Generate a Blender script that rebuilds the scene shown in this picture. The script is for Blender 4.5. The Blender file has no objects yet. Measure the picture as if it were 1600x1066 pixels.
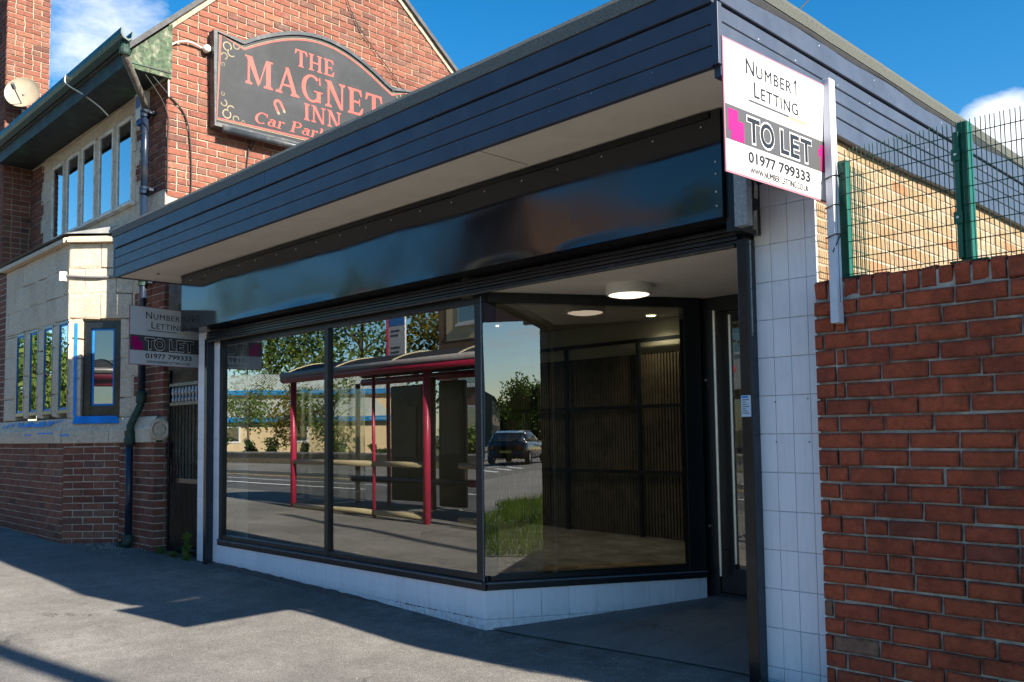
import bpy, math, random
import numpy as np
from mathutils import noise as mnoise
from mathutils import Vector, Matrix
random.seed(7)
rnd = random.random
def ru(a, b): return a + (b - a) * random.random()
sc = bpy.context.scene
col = sc.collection

# ------------------------------------------------------------------ camera
CAM_Z = 1.264
cam_d = bpy.data.cameras.new('camera'); cam = bpy.data.objects.new('camera', cam_d); col.objects.link(cam)
_M = np.array([[0.70004402, 0.71397169, -0.01352036], [-0.05543268, 0.03545555, -0.99783271], [-0.71194493, 0.69927629, 0.06439781]])
_r, _d, _f = Vector(_M[0]), Vector(_M[1]), Vector(_M[2])
mw = Matrix.Identity(4)
for i in range(3):
    mw[i][0] = _r[i]; mw[i][1] = -_d[i]; mw[i][2] = -_f[i]
mw[2][3] = CAM_Z
cam.matrix_world = mw
cam_d.sensor_width = 36.0
cam_d.lens = 1386.24 / 1600 * 36.0
cam_d.shift_y = (587.8 - 533.0) / 1600.0
cam_d.clip_start = 0.05; cam_d.clip_end = 3000
sc.camera = cam

# ------------------------------------------------------------------ light
SUN = Vector((1.69, 0.205, 1.0)).normalized()
SUN_EL = math.asin(SUN.z); SUN_ROT = math.atan2(SUN.x, SUN.y)
world = bpy.data.worlds.new('World'); sc.world = world; world.use_nodes = True
wt = world.node_tree; wt.nodes.clear()
def wn(t, **k):
    n = wt.nodes.new(t)
    for a, b in k.items(): setattr(n, a, b)
    return n
sky = wn('ShaderNodeTexSky', sky_type='NISHITA', sun_disc=False)
sky.sun_elevation = SUN_EL; sky.sun_rotation = SUN_ROT
sky.altitude = 0; sky.air_density = 1.0; sky.dust_density = 0.3; sky.ozone_density = 3.0
tc = wn('ShaderNodeTexCoord')
# clouds: noise on a flat layer overhead, denser in two banks
sep = wn('ShaderNodeSeparateXYZ'); wt.links.new(tc.outputs['Generated'], sep.inputs[0])
def wmath(op, a, b=None, c=None, clamp=False):
    n = wn('ShaderNodeMath', operation=op); n.use_clamp = clamp
    for i, v in enumerate((a, b, c)):
        if v is None: continue
        if isinstance(v, (int, float)): n.inputs[i].default_value = v
        else: wt.links.new(v, n.inputs[i])
    return n.outputs[0]
zc = wmath('ADD', wmath('MAXIMUM', sep.outputs[2], 0.0), 0.18)
comb = wn('ShaderNodeCombineXYZ')
wt.links.new(wmath('DIVIDE', sep.outputs[0], zc), comb.inputs[0]); wt.links.new(wmath('DIVIDE', sep.outputs[1], zc), comb.inputs[1])
ns = wn('ShaderNodeTexNoise'); ns.inputs['Scale'].default_value = 1.7; ns.inputs['Detail'].default_value = 12; ns.inputs['Roughness'].default_value = 0.64
wt.links.new(comb.outputs[0], ns.inputs['Vector'])
def lobe(v, k):
    d = wn('ShaderNodeVectorMath', operation='DOT_PRODUCT'); wt.links.new(tc.outputs['Generated'], d.inputs[0]); d.inputs[1].default_value = Vector(v).normalized()
    return wmath('MULTIPLY', wmath('SUBTRACT', d.outputs['Value'], k), 1.0 / (1 - k), clamp=True)
l1 = lobe((-0.862, 0.325, 0.385), 0.990)
l2 = lobe((-0.262, 0.922, 0.278), 0.9985)
l3 = lobe((0.93, -0.25, 0.16), 0.97)
l4 = lobe((-0.80, -0.58, 0.10), 0.94)
bank = wmath('ADD', wmath('MULTIPLY', l1, 0.29), wmath('ADD', wmath('MULTIPLY', l2, 0.45), wmath('MULTIPLY', l3, 0.12)))
dens = wmath('MULTIPLY', wmath('SUBTRACT', wmath('ADD', ns.outputs['Fac'], bank), 0.63), 4.2, clamp=True)
mixc = wn('ShaderNodeMix', data_type='RGBA')
wt.links.new(dens, mixc.inputs[0])
hs = wn('ShaderNodeHueSaturation'); hs.inputs['Saturation'].default_value = 1.40; hs.inputs['Hue'].default_value = 0.496; hs.inputs['Value'].default_value = 0.84
wt.links.new(sky.outputs[0], hs.inputs['Color'])
wt.links.new(hs.outputs[0], mixc.inputs[6]); mixc.inputs[7].default_value = (6.0, 6.05, 6.2, 1)
bg = wn('ShaderNodeBackground'); bg.inputs['Strength'].default_value = 0.088
wt.links.new(mixc.outputs[2], bg.inputs['Color'])
wo = wn('ShaderNodeOutputWorld'); wt.links.new(bg.outputs[0], wo.inputs[0])
sd = bpy.data.lights.new('sun', 'SUN'); sd.energy = 5.0; sd.angle = math.radians(0.55); sd.color = (1, 0.91, 0.77)
sun = bpy.data.objects.new('sun', sd); col.objects.link(sun)
sun.rotation_mode = 'QUATERNION'; sun.rotation_quaternion = SUN.to_track_quat('Z', 'Y'); sun.location = SUN * 50
sc.view_settings.view_transform = 'Standard'; sc.view_settings.look = 'None'
sc.view_settings.exposure = 1.45; sc.view_settings.gamma = 1
sc.view_settings.use_curve_mapping = False
sc.render.engine = 'CYCLES'
cy = sc.cycles
cy.use_denoising = True; cy.max_bounces = 10; cy.transparent_max_bounces = 12; cy.glossy_bounces = 5; cy.caustics_reflective = False; cy.caustics_refractive = False
cy.sample_clamp_indirect = 6

# ------------------------------------------------------------------ materials
MATS = {}
class NT:
    def __init__(s, name):
        s.m = bpy.data.materials.new(name); s.m.use_nodes = True; s.t = s.m.node_tree; s.t.nodes.clear()
        s.out = s.n('ShaderNodeOutputMaterial')
    def n(s, t, **k):
        x = s.t.nodes.new(t)
        for a, b in k.items(): setattr(x, a, b)
        return x
    def l(s, a, b): s.t.links.new(a, b)
    def math(s, op, a, b=None, clamp=False):
        x = s.n('ShaderNodeMath', operation=op); x.use_clamp = clamp
        for i, v in enumerate((a, b)):
            if v is None: continue
            if isinstance(v, (int, float)): x.inputs[i].default_value = v
            else: s.l(v, x.inputs[i])
        return x.outputs[0]
    def noise(s, scale, detail=4, rough=0.55, vec=None):
        x = s.n('ShaderNodeTexNoise'); x.inputs['Scale'].default_value = scale; x.inputs['Detail'].default_value = detail; x.inputs['Roughness'].default_value = rough
        s.l(vec or s.pos(), x.inputs['Vector']); return x.outputs['Fac']
    def pos(s):
        if not hasattr(s, '_p'): s._p = s.n('ShaderNodeNewGeometry')
        return s._p.outputs['Position']
    def geo(s):
        s.pos(); return s._p
    def mapv(s, scale):
        x = s.n('ShaderNodeMapping'); x.inputs['Scale'].default_value = scale; s.l(s.pos(), x.inputs['Vector']); return x.outputs[0]
    def ramp(s, fac, stops, interp='LINEAR'):
        x = s.n('ShaderNodeValToRGB'); x.color_ramp.interpolation = interp
        e = x.color_ramp.elements
        while len(e) < len(stops): e.new(0.5)
        for i, (p, c) in enumerate(stops):
            e[i].position = p; e[i].color = (c, c, c, 1) if isinstance(c, (int, float)) else (*c, 1)
        s.l(fac, x.inputs[0]); return x.outputs[0]
    def mix(s, fac, a, b, mode='MIX'):
        x = s.n('ShaderNodeMix', data_type='RGBA', blend_type=mode)
        for i, v in ((0, fac), (6, a), (7, b)):
            if isinstance(v, (int, float)): x.inputs[i].default_value = v
            elif isinstance(v, tuple): x.inputs[i].default_value = (*v, 1)
            else: s.l(v, x.inputs[i])
        return x.outputs[2]
    def bsdf(s, color, rough=0.6, bump=None, bstr=0.3, bdist=0.005, metallic=0, spec=0.5, coat=0, ior=1.45):
        b = s.n('ShaderNodeBsdfPrincipled')
        if isinstance(color, tuple): b.inputs['Base Color'].default_value = (*color, 1)
        else: s.l(color, b.inputs['Base Color'])
        if isinstance(rough, (int, float)): b.inputs['Roughness'].default_value = rough
        else: s.l(rough, b.inputs['Roughness'])
        b.inputs['Metallic'].default_value = metallic; b.inputs['Specular IOR Level'].default_value = spec
        b.inputs['Coat Weight'].default_value = coat; b.inputs['Coat Roughness'].default_value = 0.05; b.inputs['IOR'].default_value = ior
        if bump is not None:
            u = s.n('ShaderNodeBump'); u.inputs['Strength'].default_value = bstr; u.inputs['Distance'].default_value = bdist
            s.l(bump, u.inputs['Height']); s.l(u.outputs[0], b.inputs['Normal'])
        s.l(b.outputs[0], s.out.inputs[0]); return b

def simple(name, c, rough=0.5, var=0.15, scale=6, bump=0.0, bscale=80, metallic=0, spec=0.5, coat=0, dirt=None, dirtamt=0.3, ior=1.45, bdist=0.003):
    t = NT(name)
    f = t.noise(scale, 6, 0.6)
    dark = tuple(x * (1 - var) for x in c); lite = tuple(min(1, x * (1 + var)) for x in c)
    cc = t.ramp(f, [(0.3, dark), (0.7, lite)])
    if dirt:
        g = t.ramp(t.noise(scale * 0.37 + 1.3, 8, 0.68), [(0.50, 0.0), (0.75, 1.0)])
        cc = t.mix(t.math('MULTIPLY', g, dirtamt), cc, dirt)
    r = t.math('ADD', t.math('MULTIPLY', t.noise(scale * 3, 3), 0.2), rough - 0.1, clamp=True)
    t.bsdf(cc, r, t.noise(bscale, 4) if bump else None, bump, bdist, metallic, spec, coat, ior)
    MATS[name] = t.m; return t.m

def brickmat(name, ramp_stops, soot=(0.03, 0.022, 0.02), sootamt=0.5, sootscale=5, rough=0.85, eff=0.0, bd=0.004, edge=0.0):
    t = NT(name)
    oi = t.n('ShaderNodeObjectInfo')
    r = t.math('FRACT', t.math('ADD', oi.outputs['Random'], t.geo().outputs['Random Per Island']))
    cc = t.ramp(r, ramp_stops)
    n1 = t.noise(sootscale, 8, 0.7)
    cc = t.mix(t.math('MULTIPLY', t.ramp(n1, [(0.45, 0.0), (0.8, 1.0)]), sootamt), cc, soot)
    n2 = t.noise(90, 5, 0.7)
    cc = t.mix(0.5, cc, t.ramp(n2, [(0.3, 0.45), (0.7, 1.0)]), 'MULTIPLY')
    n4 = t.noise(28, 5, 0.65)
    cc = t.mix(0.55, cc, t.ramp(n4, [(0.35, 0.5), (0.62, 1.0)]), 'MULTIPLY')
    if eff:
        cc = t.mix(t.math('MULTIPLY', t.ramp(t.noise(3.1, 9, 0.75), [(0.56, 0.0), (0.8, 1.0)]), eff), cc, (0.55, 0.5, 0.44))
    if edge:
        tc_ = t.n('ShaderNodeTexCoord'); sx = t.n('ShaderNodeSeparateXYZ'); t.l(tc_.outputs['Object'], sx.inputs[0])
        def band(o, w): return t.ramp(t.math('ABSOLUTE', t.math('SUBTRACT', o, 0.5)), [(0.5 - w, 0.0), (0.5, 1.0)])
        eg = t.math('MAXIMUM', band(sx.outputs[0], .06), band(sx.outputs[2], .2))
        eg = t.math('MULTIPLY', eg, t.ramp(t.noise(38, 6, .7), [(0.38, 0.15), (0.62, 1.0)]))
        cc = t.mix(t.math('MULTIPLY', eg, edge), cc, (0.045, 0.03, 0.026))
    h = t.math('ADD', n2, t.math('MULTIPLY', n4, 1.6))
    t.bsdf(cc, rough, h, 0.9, bd, spec=0.25)
    MATS[name] = t.m; return t.m

pub_brick = brickmat('pub_brick', [(0.0, (0.30, 0.098, 0.066)), (0.25, (0.36, 0.14, 0.094)), (0.45, (0.33, 0.112, 0.076)), (0.6, (0.25, 0.088, 0.067)), (0.75, (0.39, 0.155, 0.096)), (0.9, (0.31, 0.15, 0.11)), (1.0, (0.17, 0.075, 0.062))], sootamt=0.6, sootscale=2.2, eff=0.22, edge=0.35)
wall_brick = brickmat('boundary_brick', [(0.0, (0.58, 0.125, 0.060)), (0.3, (0.64, 0.140, 0.065)), (0.55, (0.52, 0.110, 0.058)), (0.8, (0.60, 0.130, 0.062)), (0.94, (0.50, 0.105, 0.058)), (0.97, (0.36, 0.12, 0.08)), (1.0, (0.44, 0.27, 0.18))], sootamt=0.75, sootscale=3.3, rough=0.85, bd=0.012, edge=0.8)
buff_brick = brickmat('buff_brick', [(0.0, (0.34, 0.23, 0.12)), (0.35, (0.42, 0.32, 0.21)), (0.6, (0.36, 0.25, 0.13)), (0.8, (0.42, 0.345, 0.25)), (0.92, (0.36, 0.19, 0.09)), (1.0, (0.26, 0.13, 0.07))], sootamt=0.3, soot=(0.3, 0.12, 0.05))
stone_m = brickmat('pub_stone', [(0.0, (0.79, 0.63, 0.47)), (0.5, (0.86, 0.71, 0.55)), (1.0, (0.82, 0.67, 0.51))], soot=(0.36, 0.27, 0.18), sootamt=0.45, sootscale=2.4, rough=0.75)
house_brick = brickmat('house_brick', [(0.0, (0.22, 0.13, 0.08)), (0.5, (0.30, 0.18, 0.10)), (1.0, (0.17, 0.10, 0.07))], sootamt=0.3)
mortar = simple('mortar', (0.52, 0.45, 0.37), 0.95, 0.25, 14, 0.6, 120)
mortar_l = simple('mortar_pale', (0.36, 0.30, 0.225), 0.95, 0.35, 10, 0.6, 120)
mortar_d = simple('mortar_grey', (0.42, 0.38, 0.34), 0.95, 0.5, 11, 0.8, 90, dirt=(0.02, 0.018, 0.016), dirtamt=0.7)
tile_m = None
def tilemat():
    t = NT('painted_tile')
    oi = t.n('ShaderNodeObjectInfo')
    cc = t.ramp(oi.outputs['Random'], [(0, (0.80, 0.77, 0.82)), (1, (0.86, 0.83, 0.88))])
    g = t.ramp(t.noise(2.2, 9, 0.7), [(0.52, 0.0), (0.85, 1.0)])
    cc = t.mix(t.math('MULTIPLY', g, 0.35), cc, (0.36, 0.34, 0.36))
    g2 = t.ramp(t.noise(55, 4, 0.8), [(0.70, 0.0), (0.78, 1.0)])
    cc = t.mix(t.math('MULTIPLY', g2, 0.5), cc, (0.25, 0.22, 0.2))
    st = t.ramp(t.noise(9, 6, 0.6, t.mapv((6, 6, 0.6))), [(0.5, 0.0), (0.9, 1.0)])
    cc = t.mix(t.math('MULTIPLY', st, 0.25), cc, (0.33, 0.31, 0.33))
    sp = t.n('ShaderNodeSeparateXYZ'); t.l(t.pos(), sp.inputs[0])
    low = t.math('MULTIPLY', t.ramp(sp.outputs[2], [(0.0, 1.0), (0.13, 0.0)]), t.ramp(t.noise(26, 6, 0.7), [(0.35, 0.0), (0.6, 1.0)]))
    cc = t.mix(t.math('MULTIPLY', low, 0.45), cc, (0.17, 0.14, 0.12))
    t.bsdf(cc, 0.42, t.noise(35, 4), 0.12, 0.003)
    return t.m
tile_m = tilemat()
grout = simple('tile_grout', (0.56, 0.54, 0.58), 0.9, 0.3, 20)
navy = simple('navy_cladding', (0.043, 0.056, 0.088), 0.45, 0.18, 4, 0.15, 60, dirt=(0.10, 0.12, 0.15), dirtamt=0.25)
def glossblack():
    t = NT('glossy_signboard_sheet')
    g = t.ramp(t.noise(60, 5, 0.8), [(0.68, 0.0), (0.8, 1.0)])
    cc = t.mix(t.math('MULTIPLY', g, 0.3), (0.012, 0.013, 0.018), (0.1, 0.1, 0.1))
    ro = t.ramp(t.noise(2.2, 5, 0.6), [(0.38, 0.06), (0.72, 0.17)])
    b = t.bsdf(cc, ro, None, ior=1.62)
    return t.m
gloss_m = glossblack()
blackp = simple('black_gloss_paint', (0.008, 0.009, 0.011), 0.22, 0.3, 7, 0.08, 30, dirt=(0.05, 0.05, 0.055), dirtamt=0.3)
blackm = simple('black_satin_frame', (0.010, 0.013, 0.016), 0.38, 0.25, 5, 0)
tealb = simple('dark_guide_side', (0.012, 0.022, 0.032), 0.3, 0.25, 9, 0.05, 60, dirt=(0.12, 0.13, 0.13), dirtamt=0.15)
soffit_m = simple('soffit_panel', (0.88, 0.81, 0.71), 0.6, 0.05, 2, 0.05, 30, dirt=(0.45, 0.4, 0.34), dirtamt=0.25)
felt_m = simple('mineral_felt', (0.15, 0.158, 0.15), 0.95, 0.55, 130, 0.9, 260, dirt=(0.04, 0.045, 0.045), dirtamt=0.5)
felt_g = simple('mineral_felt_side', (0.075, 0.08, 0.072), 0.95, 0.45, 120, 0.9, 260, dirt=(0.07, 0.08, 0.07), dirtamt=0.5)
bitumen = simple('bitumen', (0.012, 0.012, 0.013), 0.7, 0.3, 20, 0.5, 60)
white_p = simple('white_board', (0.60, 0.59, 0.59), 0.35, 0.03, 3, 0)
grey_b = simple('grey_print', (0.07, 0.068, 0.07), 0.4, 0.04, 3)
black_i = simple('black_print', (0.012, 0.012, 0.013), 0.4, 0.1, 3)
magenta = simple('magenta_print', (0.40, 0.002, 0.13), 0.4, 0.05, 3)
yellow_i = simple('yellow_print', (0.80, 0.55, 0.12), 0.4, 0.05, 3)
pink_e = simple('board_edge', (0.33, 0.14, 0.18), 0.5, 0.1, 5)
batten_m = simple('white_batten', (0.62, 0.62, 0.68), 0.5, 0.1, 5, 0.2, 40, dirt=(0.4, 0.38, 0.36))
green_m = simple('green_powder_coat', (0.004, 0.085, 0.05), 0.35, 0.15, 8, 0)
wire_m = simple('fence_wire', (0.008, 0.075, 0.045), 0.4, 0.2, 8, 0)
steel = simple('brushed_steel', (0.62, 0.60, 0.57), 0.38, 0.05, 8, 0, metallic=1)
galv = simple('galvanised_steel', (0.34, 0.35, 0.36), 0.5, 0.3, 60, 0.2, 200, metallic=0.5)
blue_tape = simple('blue_tape', (0.014, 0.22, 0.66), 0.55, 0.2, 8, 0.3, 50)
pipe_m = simple('navy_cast_pipe', (0.012, 0.022, 0.045), 0.3, 0.3, 8, 0.2, 60, dirt=(0.10, 0.09, 0.07), dirtamt=0.45)
pipe_g = simple('mossy_pipe', (0.012, 0.04, 0.03), 0.6, 0.6, 22, 0.6, 40, dirt=(0.16, 0.13, 0.09), dirtamt=0.5)
green_gut = simple('green_gutter', (0.010, 0.05, 0.035), 0.4, 0.4, 4, 0.2, 40, dirt=(0.03, 0.045, 0.06), dirtamt=0.8)
soffit_dark = simple('dark_eaves', (0.022, 0.026, 0.026), 0.6, 0.5, 5, 0.4, 40, dirt=(0.05, 0.16, 0.07), dirtamt=0.7)
peel = simple('peeling_green_board', (0.055, 0.085, 0.05), 0.85, 0.7, 26, 0.9, 40, dirt=(0.30, 0.28, 0.22), dirtamt=1.0)
flaky = simple('flaky_white_frame', (0.78, 0.73, 0.64), 0.7, 0.25, 12, 0.6, 60, dirt=(0.28, 0.22, 0.16), dirtamt=0.6)
slate = simple('roof_slate', (0.06, 0.06, 0.065), 0.7, 0.4, 8, 0.5, 30)
lead = simple('lead_flashing', (0.30, 0.30, 0.30), 0.6, 0.3, 6, 0.3, 30)
cable_m = simple('black_cable', (0.02, 0.02, 0.02), 0.6, 0.1, 5)
cable_w = simple('white_cable', (0.65, 0.6, 0.5), 0.6, 0.1, 5)
dish_m = simple('dish_paint', (0.36, 0.31, 0.23), 0.5, 0.1, 4, 0, dirt=(0.35, 0.16, 0.04), dirtamt=0.5)
grey_pl = simple('grey_plastic', (0.16, 0.16, 0.17), 0.5, 0.1, 5)
plast_w = simple('white_plastic', (0.72, 0.71, 0.68), 0.4, 0.05, 5)
sign_bk = simple('sign_panel', (0.022, 0.025, 0.030), 0.55, 0.2, 1.2, 0, dirt=(0.07, 0.075, 0.08), dirtamt=0.5, spec=.3)
sign_red = simple('sign_red_paint', (0.42, 0.06, 0.045), 0.5, 0.15, 10)
sign_gold = simple('sign_scroll_paint', (0.24, 0.19, 0.11), 0.6, 0.25, 20)
sign_frame = simple('sign_frame_paint', (0.035, 0.042, 0.05), 0.4, 0.25, 10, dirt=(0.3, 0.28, 0.25), dirtamt=0.4)
red_sh = simple('red_shelter_paint', (0.36, 0.02, 0.06), 0.35, 0.12, 5, 0)
cream_sh = simple('cream_rail', (0.42, 0.36, 0.22), 0.45, 0.12, 4)
dark_pan = simple('dark_panel', (0.018, 0.014, 0.013), 0.3, 0.2, 4)
blue_f = simple('blue_fascia', (0.0, 0.17, 0.42), 0.4, 0.1, 4)
cream_w = simple('cream_render', (0.55, 0.42, 0.25), 0.8, 0.06, 2)
floorint = None
skin_grey = simple('cement', (0.085, 0.068, 0.06), 0.95, 0.35, 18, 0.9, 60)
curb_m = simple('kerb_stone', (0.22, 0.21, 0.19), 0.9, 0.2, 8, 0.4, 60)
paint_y = simple('yellow_road_paint', (0.70, 0.50, 0.14), 0.8, 0.25, 12)
paint_w = simple('white_road_paint', (0.80, 0.80, 0.76), 0.8, 0.25, 12)
leafm = None

def asphalt(name, base, stain=0.5, patch=0.25):
    t = NT(name)
    ag = t.n('ShaderNodeTexVoronoi'); ag.inputs['Scale'].default_value = 150; t.l(t.pos(), ag.inputs['Vector'])
    agc = t.ramp(ag.outputs['Color'], [(0.0, 0.55), (0.6, 0.95), (0.92, 1.25), (1.0, 1.9)])
    fine = t.ramp(t.noise(380, 3, 0.7), [(0.25, 0.5), (0.75, 1.5)])
    big = t.ramp(t.noise(0.9, 9, 0.62), [(0.3, 1 - patch), (0.7, 1 + patch)])
    med = t.ramp(t.noise(6, 8, 0.7), [(0.3, 0.82), (0.7, 1.15)])
    cc = t.mix(1.0, (base[0], base[1], base[2]), agc, 'MULTIPLY')
    cc = t.mix(1.0, cc, fine, 'MULTIPLY'); cc = t.mix(1.0, cc, big, 'MULTIPLY'); cc = t.mix(1.0, cc, med, 'MULTIPLY')
    # pale worn/cement streaks and spots
    sp = t.ramp(t.noise(17, 9, 0.8), [(0.66, 0.0), (0.80, 1.0)])
    cc = t.mix(t.math('MULTIPLY', sp, 0.35), cc, (0.27, 0.25, 0.22))
    # chewing gum spots, tar drips and dirt gathered along the wall foot
    gm = t.n('ShaderNodeTexVoronoi'); gm.inputs['Scale'].default_value = 3.2; t.l(t.pos(), gm.inputs['Vector'])
    gc = t.n('ShaderNodeSeparateColor'); t.l(gm.outputs['Color'], gc.inputs[0])
    gsel = t.math('MULTIPLY', t.ramp(gm.outputs['Distance'], [(0.04, 1.0), (0.055, 0.0)]), t.ramp(gc.outputs[0], [(0.72, 0.0), (0.73, 1.0)]))
    cc = t.mix(t.math('MULTIPLY', gsel, 0.55), cc, t.ramp(gc.outputs[1], [(0.5, 0.03), (0.55, 0.22)]))
    yy = t.n('ShaderNodeSeparateXYZ'); t.l(t.pos(), yy.inputs[0])
    foot = t.math('MULTIPLY', t.ramp(t.math('SUBTRACT', yy.outputs[1], 3.0), [(0.30, 0.0), (0.92, 1.0)]), t.ramp(t.noise(4.5, 8, 0.7), [(0.35, 0.0), (0.65, 1.0)]))
    cc = t.mix(t.math('MULTIPLY', foot, 0.75), cc, (0.055, 0.046, 0.038))
    pt = t.ramp(t.noise(0.35, 2, 0.4), [(0.50, 0.0), (0.515, 1.0)])
    cc = t.mix(t.math('MULTIPLY', pt, 0.16), cc, (0.05, 0.05, 0.052))
    # cracks
    dn = t.n('ShaderNodeTexNoise'); dn.inputs['Scale'].default_value = 2.6; dn.inputs['Detail'].default_value = 8; dn.inputs['Roughness'].default_value = 0.7; t.l(t.pos(), dn.inputs['Vector'])
    ad = t.n('ShaderNodeVectorMath', operation='MULTIPLY_ADD'); t.l(dn.outputs['Color'], ad.inputs[0]); ad.inputs[1].default_value = (0.55, 0.55, 0.55); t.l(t.pos(), ad.inputs[2])
    v = t.n('ShaderNodeTexVoronoi', feature='DISTANCE_TO_EDGE'); v.inputs['Scale'].default_value = 0.62; t.l(ad.outputs[0], v.inputs['Vector'])
    ck = t.ramp(v.outputs['Distance'], [(0.0, 1.0), (0.0045, 0.6), (0.008, 0.0)])
    msk = t.ramp(t.noise(0.7, 3), [(0.55, 0.0), (0.62, 1.0)])
    ckm = t.math('MULTIPLY', ck, msk)
    cc = t.mix(t.math('MULTIPLY', ckm, 0.85), cc, (0.008, 0.008, 0.008))
    h = t.math('SUBTRACT', t.math('ADD', t.math('MULTIPLY', ag.outputs['Distance'], 0.6), t.noise(230, 3)), t.math('MULTIPLY', ckm, 2.0))
    t.bsdf(cc, 0.88, h, 0.7, 0.004, spec=0.3)
    MATS[name] = t.m; return t.m
pave_m = asphalt('pavement_asphalt', (0.225, 0.214, 0.198))
road_m = asphalt('road_asphalt', (0.11, 0.11, 0.112))

def glassmat(name, tint=(0.86, 0.9, 0.88), k=4.0, rough=0.0, wav=0.0):
    t = NT(name)
    tr = t.n('ShaderNodeBsdfTransparent'); tr.inputs[0].default_value = (*tint, 1)
    gl = t.n('ShaderNodeBsdfGlossy'); gl.inputs['Roughness'].default_value = rough; gl.inputs[0].default_value = (0.96, 0.98, 0.97, 1)
    fr = t.n('ShaderNodeFresnel'); fr.inputs['IOR'].default_value = 1.5
    if wav:
        u = t.n('ShaderNodeBump'); u.inputs['Strength'].default_value = wav; u.inputs['Distance'].default_value = 0.01
        t.l(t.noise(1.3, 1, 0.3), u.inputs['Height']); t.l(u.outputs[0], gl.inputs['Normal'])
    R = fr.outputs[0]
    f = t.math('DIVIDE', t.math('MULTIPLY', R, k), t.math('ADD', t.math('MULTIPLY', R, k - 1), 1.0), clamp=True)
    mx = t.n('ShaderNodeMixShader'); t.l(f, mx.inputs[0]); t.l(tr.outputs[0], mx.inputs[1]); t.l(gl.outputs[0], mx.inputs[2])
    t.l(mx.outputs[0], t.out.inputs[0]); MATS[name] = t.m; return t.m
glass_m = glassmat('window_glass', k=5.5, wav=0.06, tint=(0.62, 0.67, 0.64))
glass_old = glassmat('old_window_glass', k=7.0, wav=0.2, tint=(0.5, 0.52, 0.5))
glass_thin = glassmat('clear_glass', k=2.0, tint=(0.9, 0.92, 0.91))

def emit(name, c, s):
    t = NT(name); e = t.n('ShaderNodeEmission'); e.inputs[0].default_value = (*c, 1); e.inputs[1].default_value = s
    t.l(e.outputs[0], t.out.inputs[0]); return t.m
lamp_m = emit('lamp_diffuser', (1.0, 0.80, 0.60), 0.85)
spot_m = emit('downlight_glow', (1.0, 0.86, 0.62), 5)
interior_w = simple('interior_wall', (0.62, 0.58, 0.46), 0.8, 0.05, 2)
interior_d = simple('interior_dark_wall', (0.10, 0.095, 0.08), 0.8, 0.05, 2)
slat_m = simple('walnut_slat', (0.11, 0.085, 0.055), 0.55, 0.4, 9, 0)
def woodfloor():
    t = NT('herringbone_floor')
    br = t.n('ShaderNodeTexBrick'); br.inputs['Scale'].default_value = 4.0; br.inputs['Color1'].default_value = (0.10, 0.065, 0.035, 1); br.inputs['Color2'].default_value = (0.30, 0.21, 0.12, 1); br.inputs['Mortar'].default_value = (0.08, 0.06, 0.04, 1)
    br.inputs['Mortar Size'].default_value = 0.008
    mp = t.n('ShaderNodeMapping'); mp.inputs['Rotation'].default_value = (0, 0, 0.785); t.l(t.pos(), mp.inputs[0]); t.l(mp.outputs[0], br.inputs['Vector'])
    t.bsdf(t.mix(0.5, br.outputs[0], t.ramp(t.noise(20, 6, 0.6), [(0.3, 0.6), (0.7, 1.0)]), 'MULTIPLY'), 0.4)
    return t.m
floorint = woodfloor()
def leafmat(name, a, b, c):
    t = NT(name)
    r = t.math('FRACT', t.math('ADD', t.n('ShaderNodeObjectInfo').outputs['Random'], t.geo().outputs['Random Per Island']))
    cc = t.ramp(r, [(0, a), (0.5, b), (1, c)])
    b1 = t.n('ShaderNodeBsdfDiffuse'); t.l(cc, b1.inputs[0]); b2 = t.n('ShaderNodeBsdfTranslucent'); t.l(cc, b2.inputs[0])
    m = t.n('ShaderNodeMixShader'); m.inputs[0].default_value = 0.4; t.l(b1.outputs[0], m.inputs[1]); t.l(b2.outputs[0], m.inputs[2]); t.l(m.outputs[0], t.out.inputs[0])
    return t.m
leaf_g = leafmat('tree_leaves', (0.07, 0.13, 0.03), (0.12, 0.18, 0.04), (0.17, 0.20, 0.05))
leaf_d = leafmat('dark_leaves', (0.02, 0.05, 0.015), (0.04, 0.08, 0.02), (0.06, 0.10, 0.03))
leaf_y = leafmat('autumn_leaves', (0.12, 0.12, 0.02), (0.20, 0.16, 0.02), (0.10, 0.11, 0.02))
grass_m = leafmat('grass_blades', (0.06, 0.13, 0.015), (0.11, 0.19, 0.02), (0.16, 0.20, 0.04))
bark = simple('bark', (0.09, 0.07, 0.05), 0.9, 0.3, 10, 0.8, 30)
earth = simple('verge_earth', (0.09, 0.10, 0.045), 0.95, 0.3, 3, 0.6, 30)

# ------------------------------------------------------------------ builders
WLOC = {}
def finish(o, parent):
    col.objects.link(o)
    WLOC[o.name] = Vector((0, 0, 0))
    if parent:
        o.parent = parent; o.location = -WLOC[parent.name]
    return o
def thing(name, label, cat, loc=(0, 0, 0), group=None):
    o = bpy.data.objects.new(name, None); col.objects.link(o); o.empty_display_size = 0.2
    o.location = loc; WLOC[o.name] = Vector(loc); o['label'] = label; o['category'] = cat
    if group: o['group'] = group
    return o
def tag(o, label=None, cat=None, group=None, kind=None):
    if label: o['label'] = label
    if cat: o['category'] = cat
    if group: o['group'] = group
    if kind: o['kind'] = kind
    return o
class Pl:
    """vertical plane: o origin, u to the viewer's right, n outward"""
    def __init__(s, o, u):
        s.o = Vector(o); s.u = Vector((u[0], u[1], 0)).normalized(); s.n = Vector((s.u.y, -s.u.x, 0))
    def p(s, a, d, z): v = s.o + s.u * a + s.n * d; return Vector((v.x, v.y, s.o.z + z))
PX = Pl((0, 0, 0), (1, 0))
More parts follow.
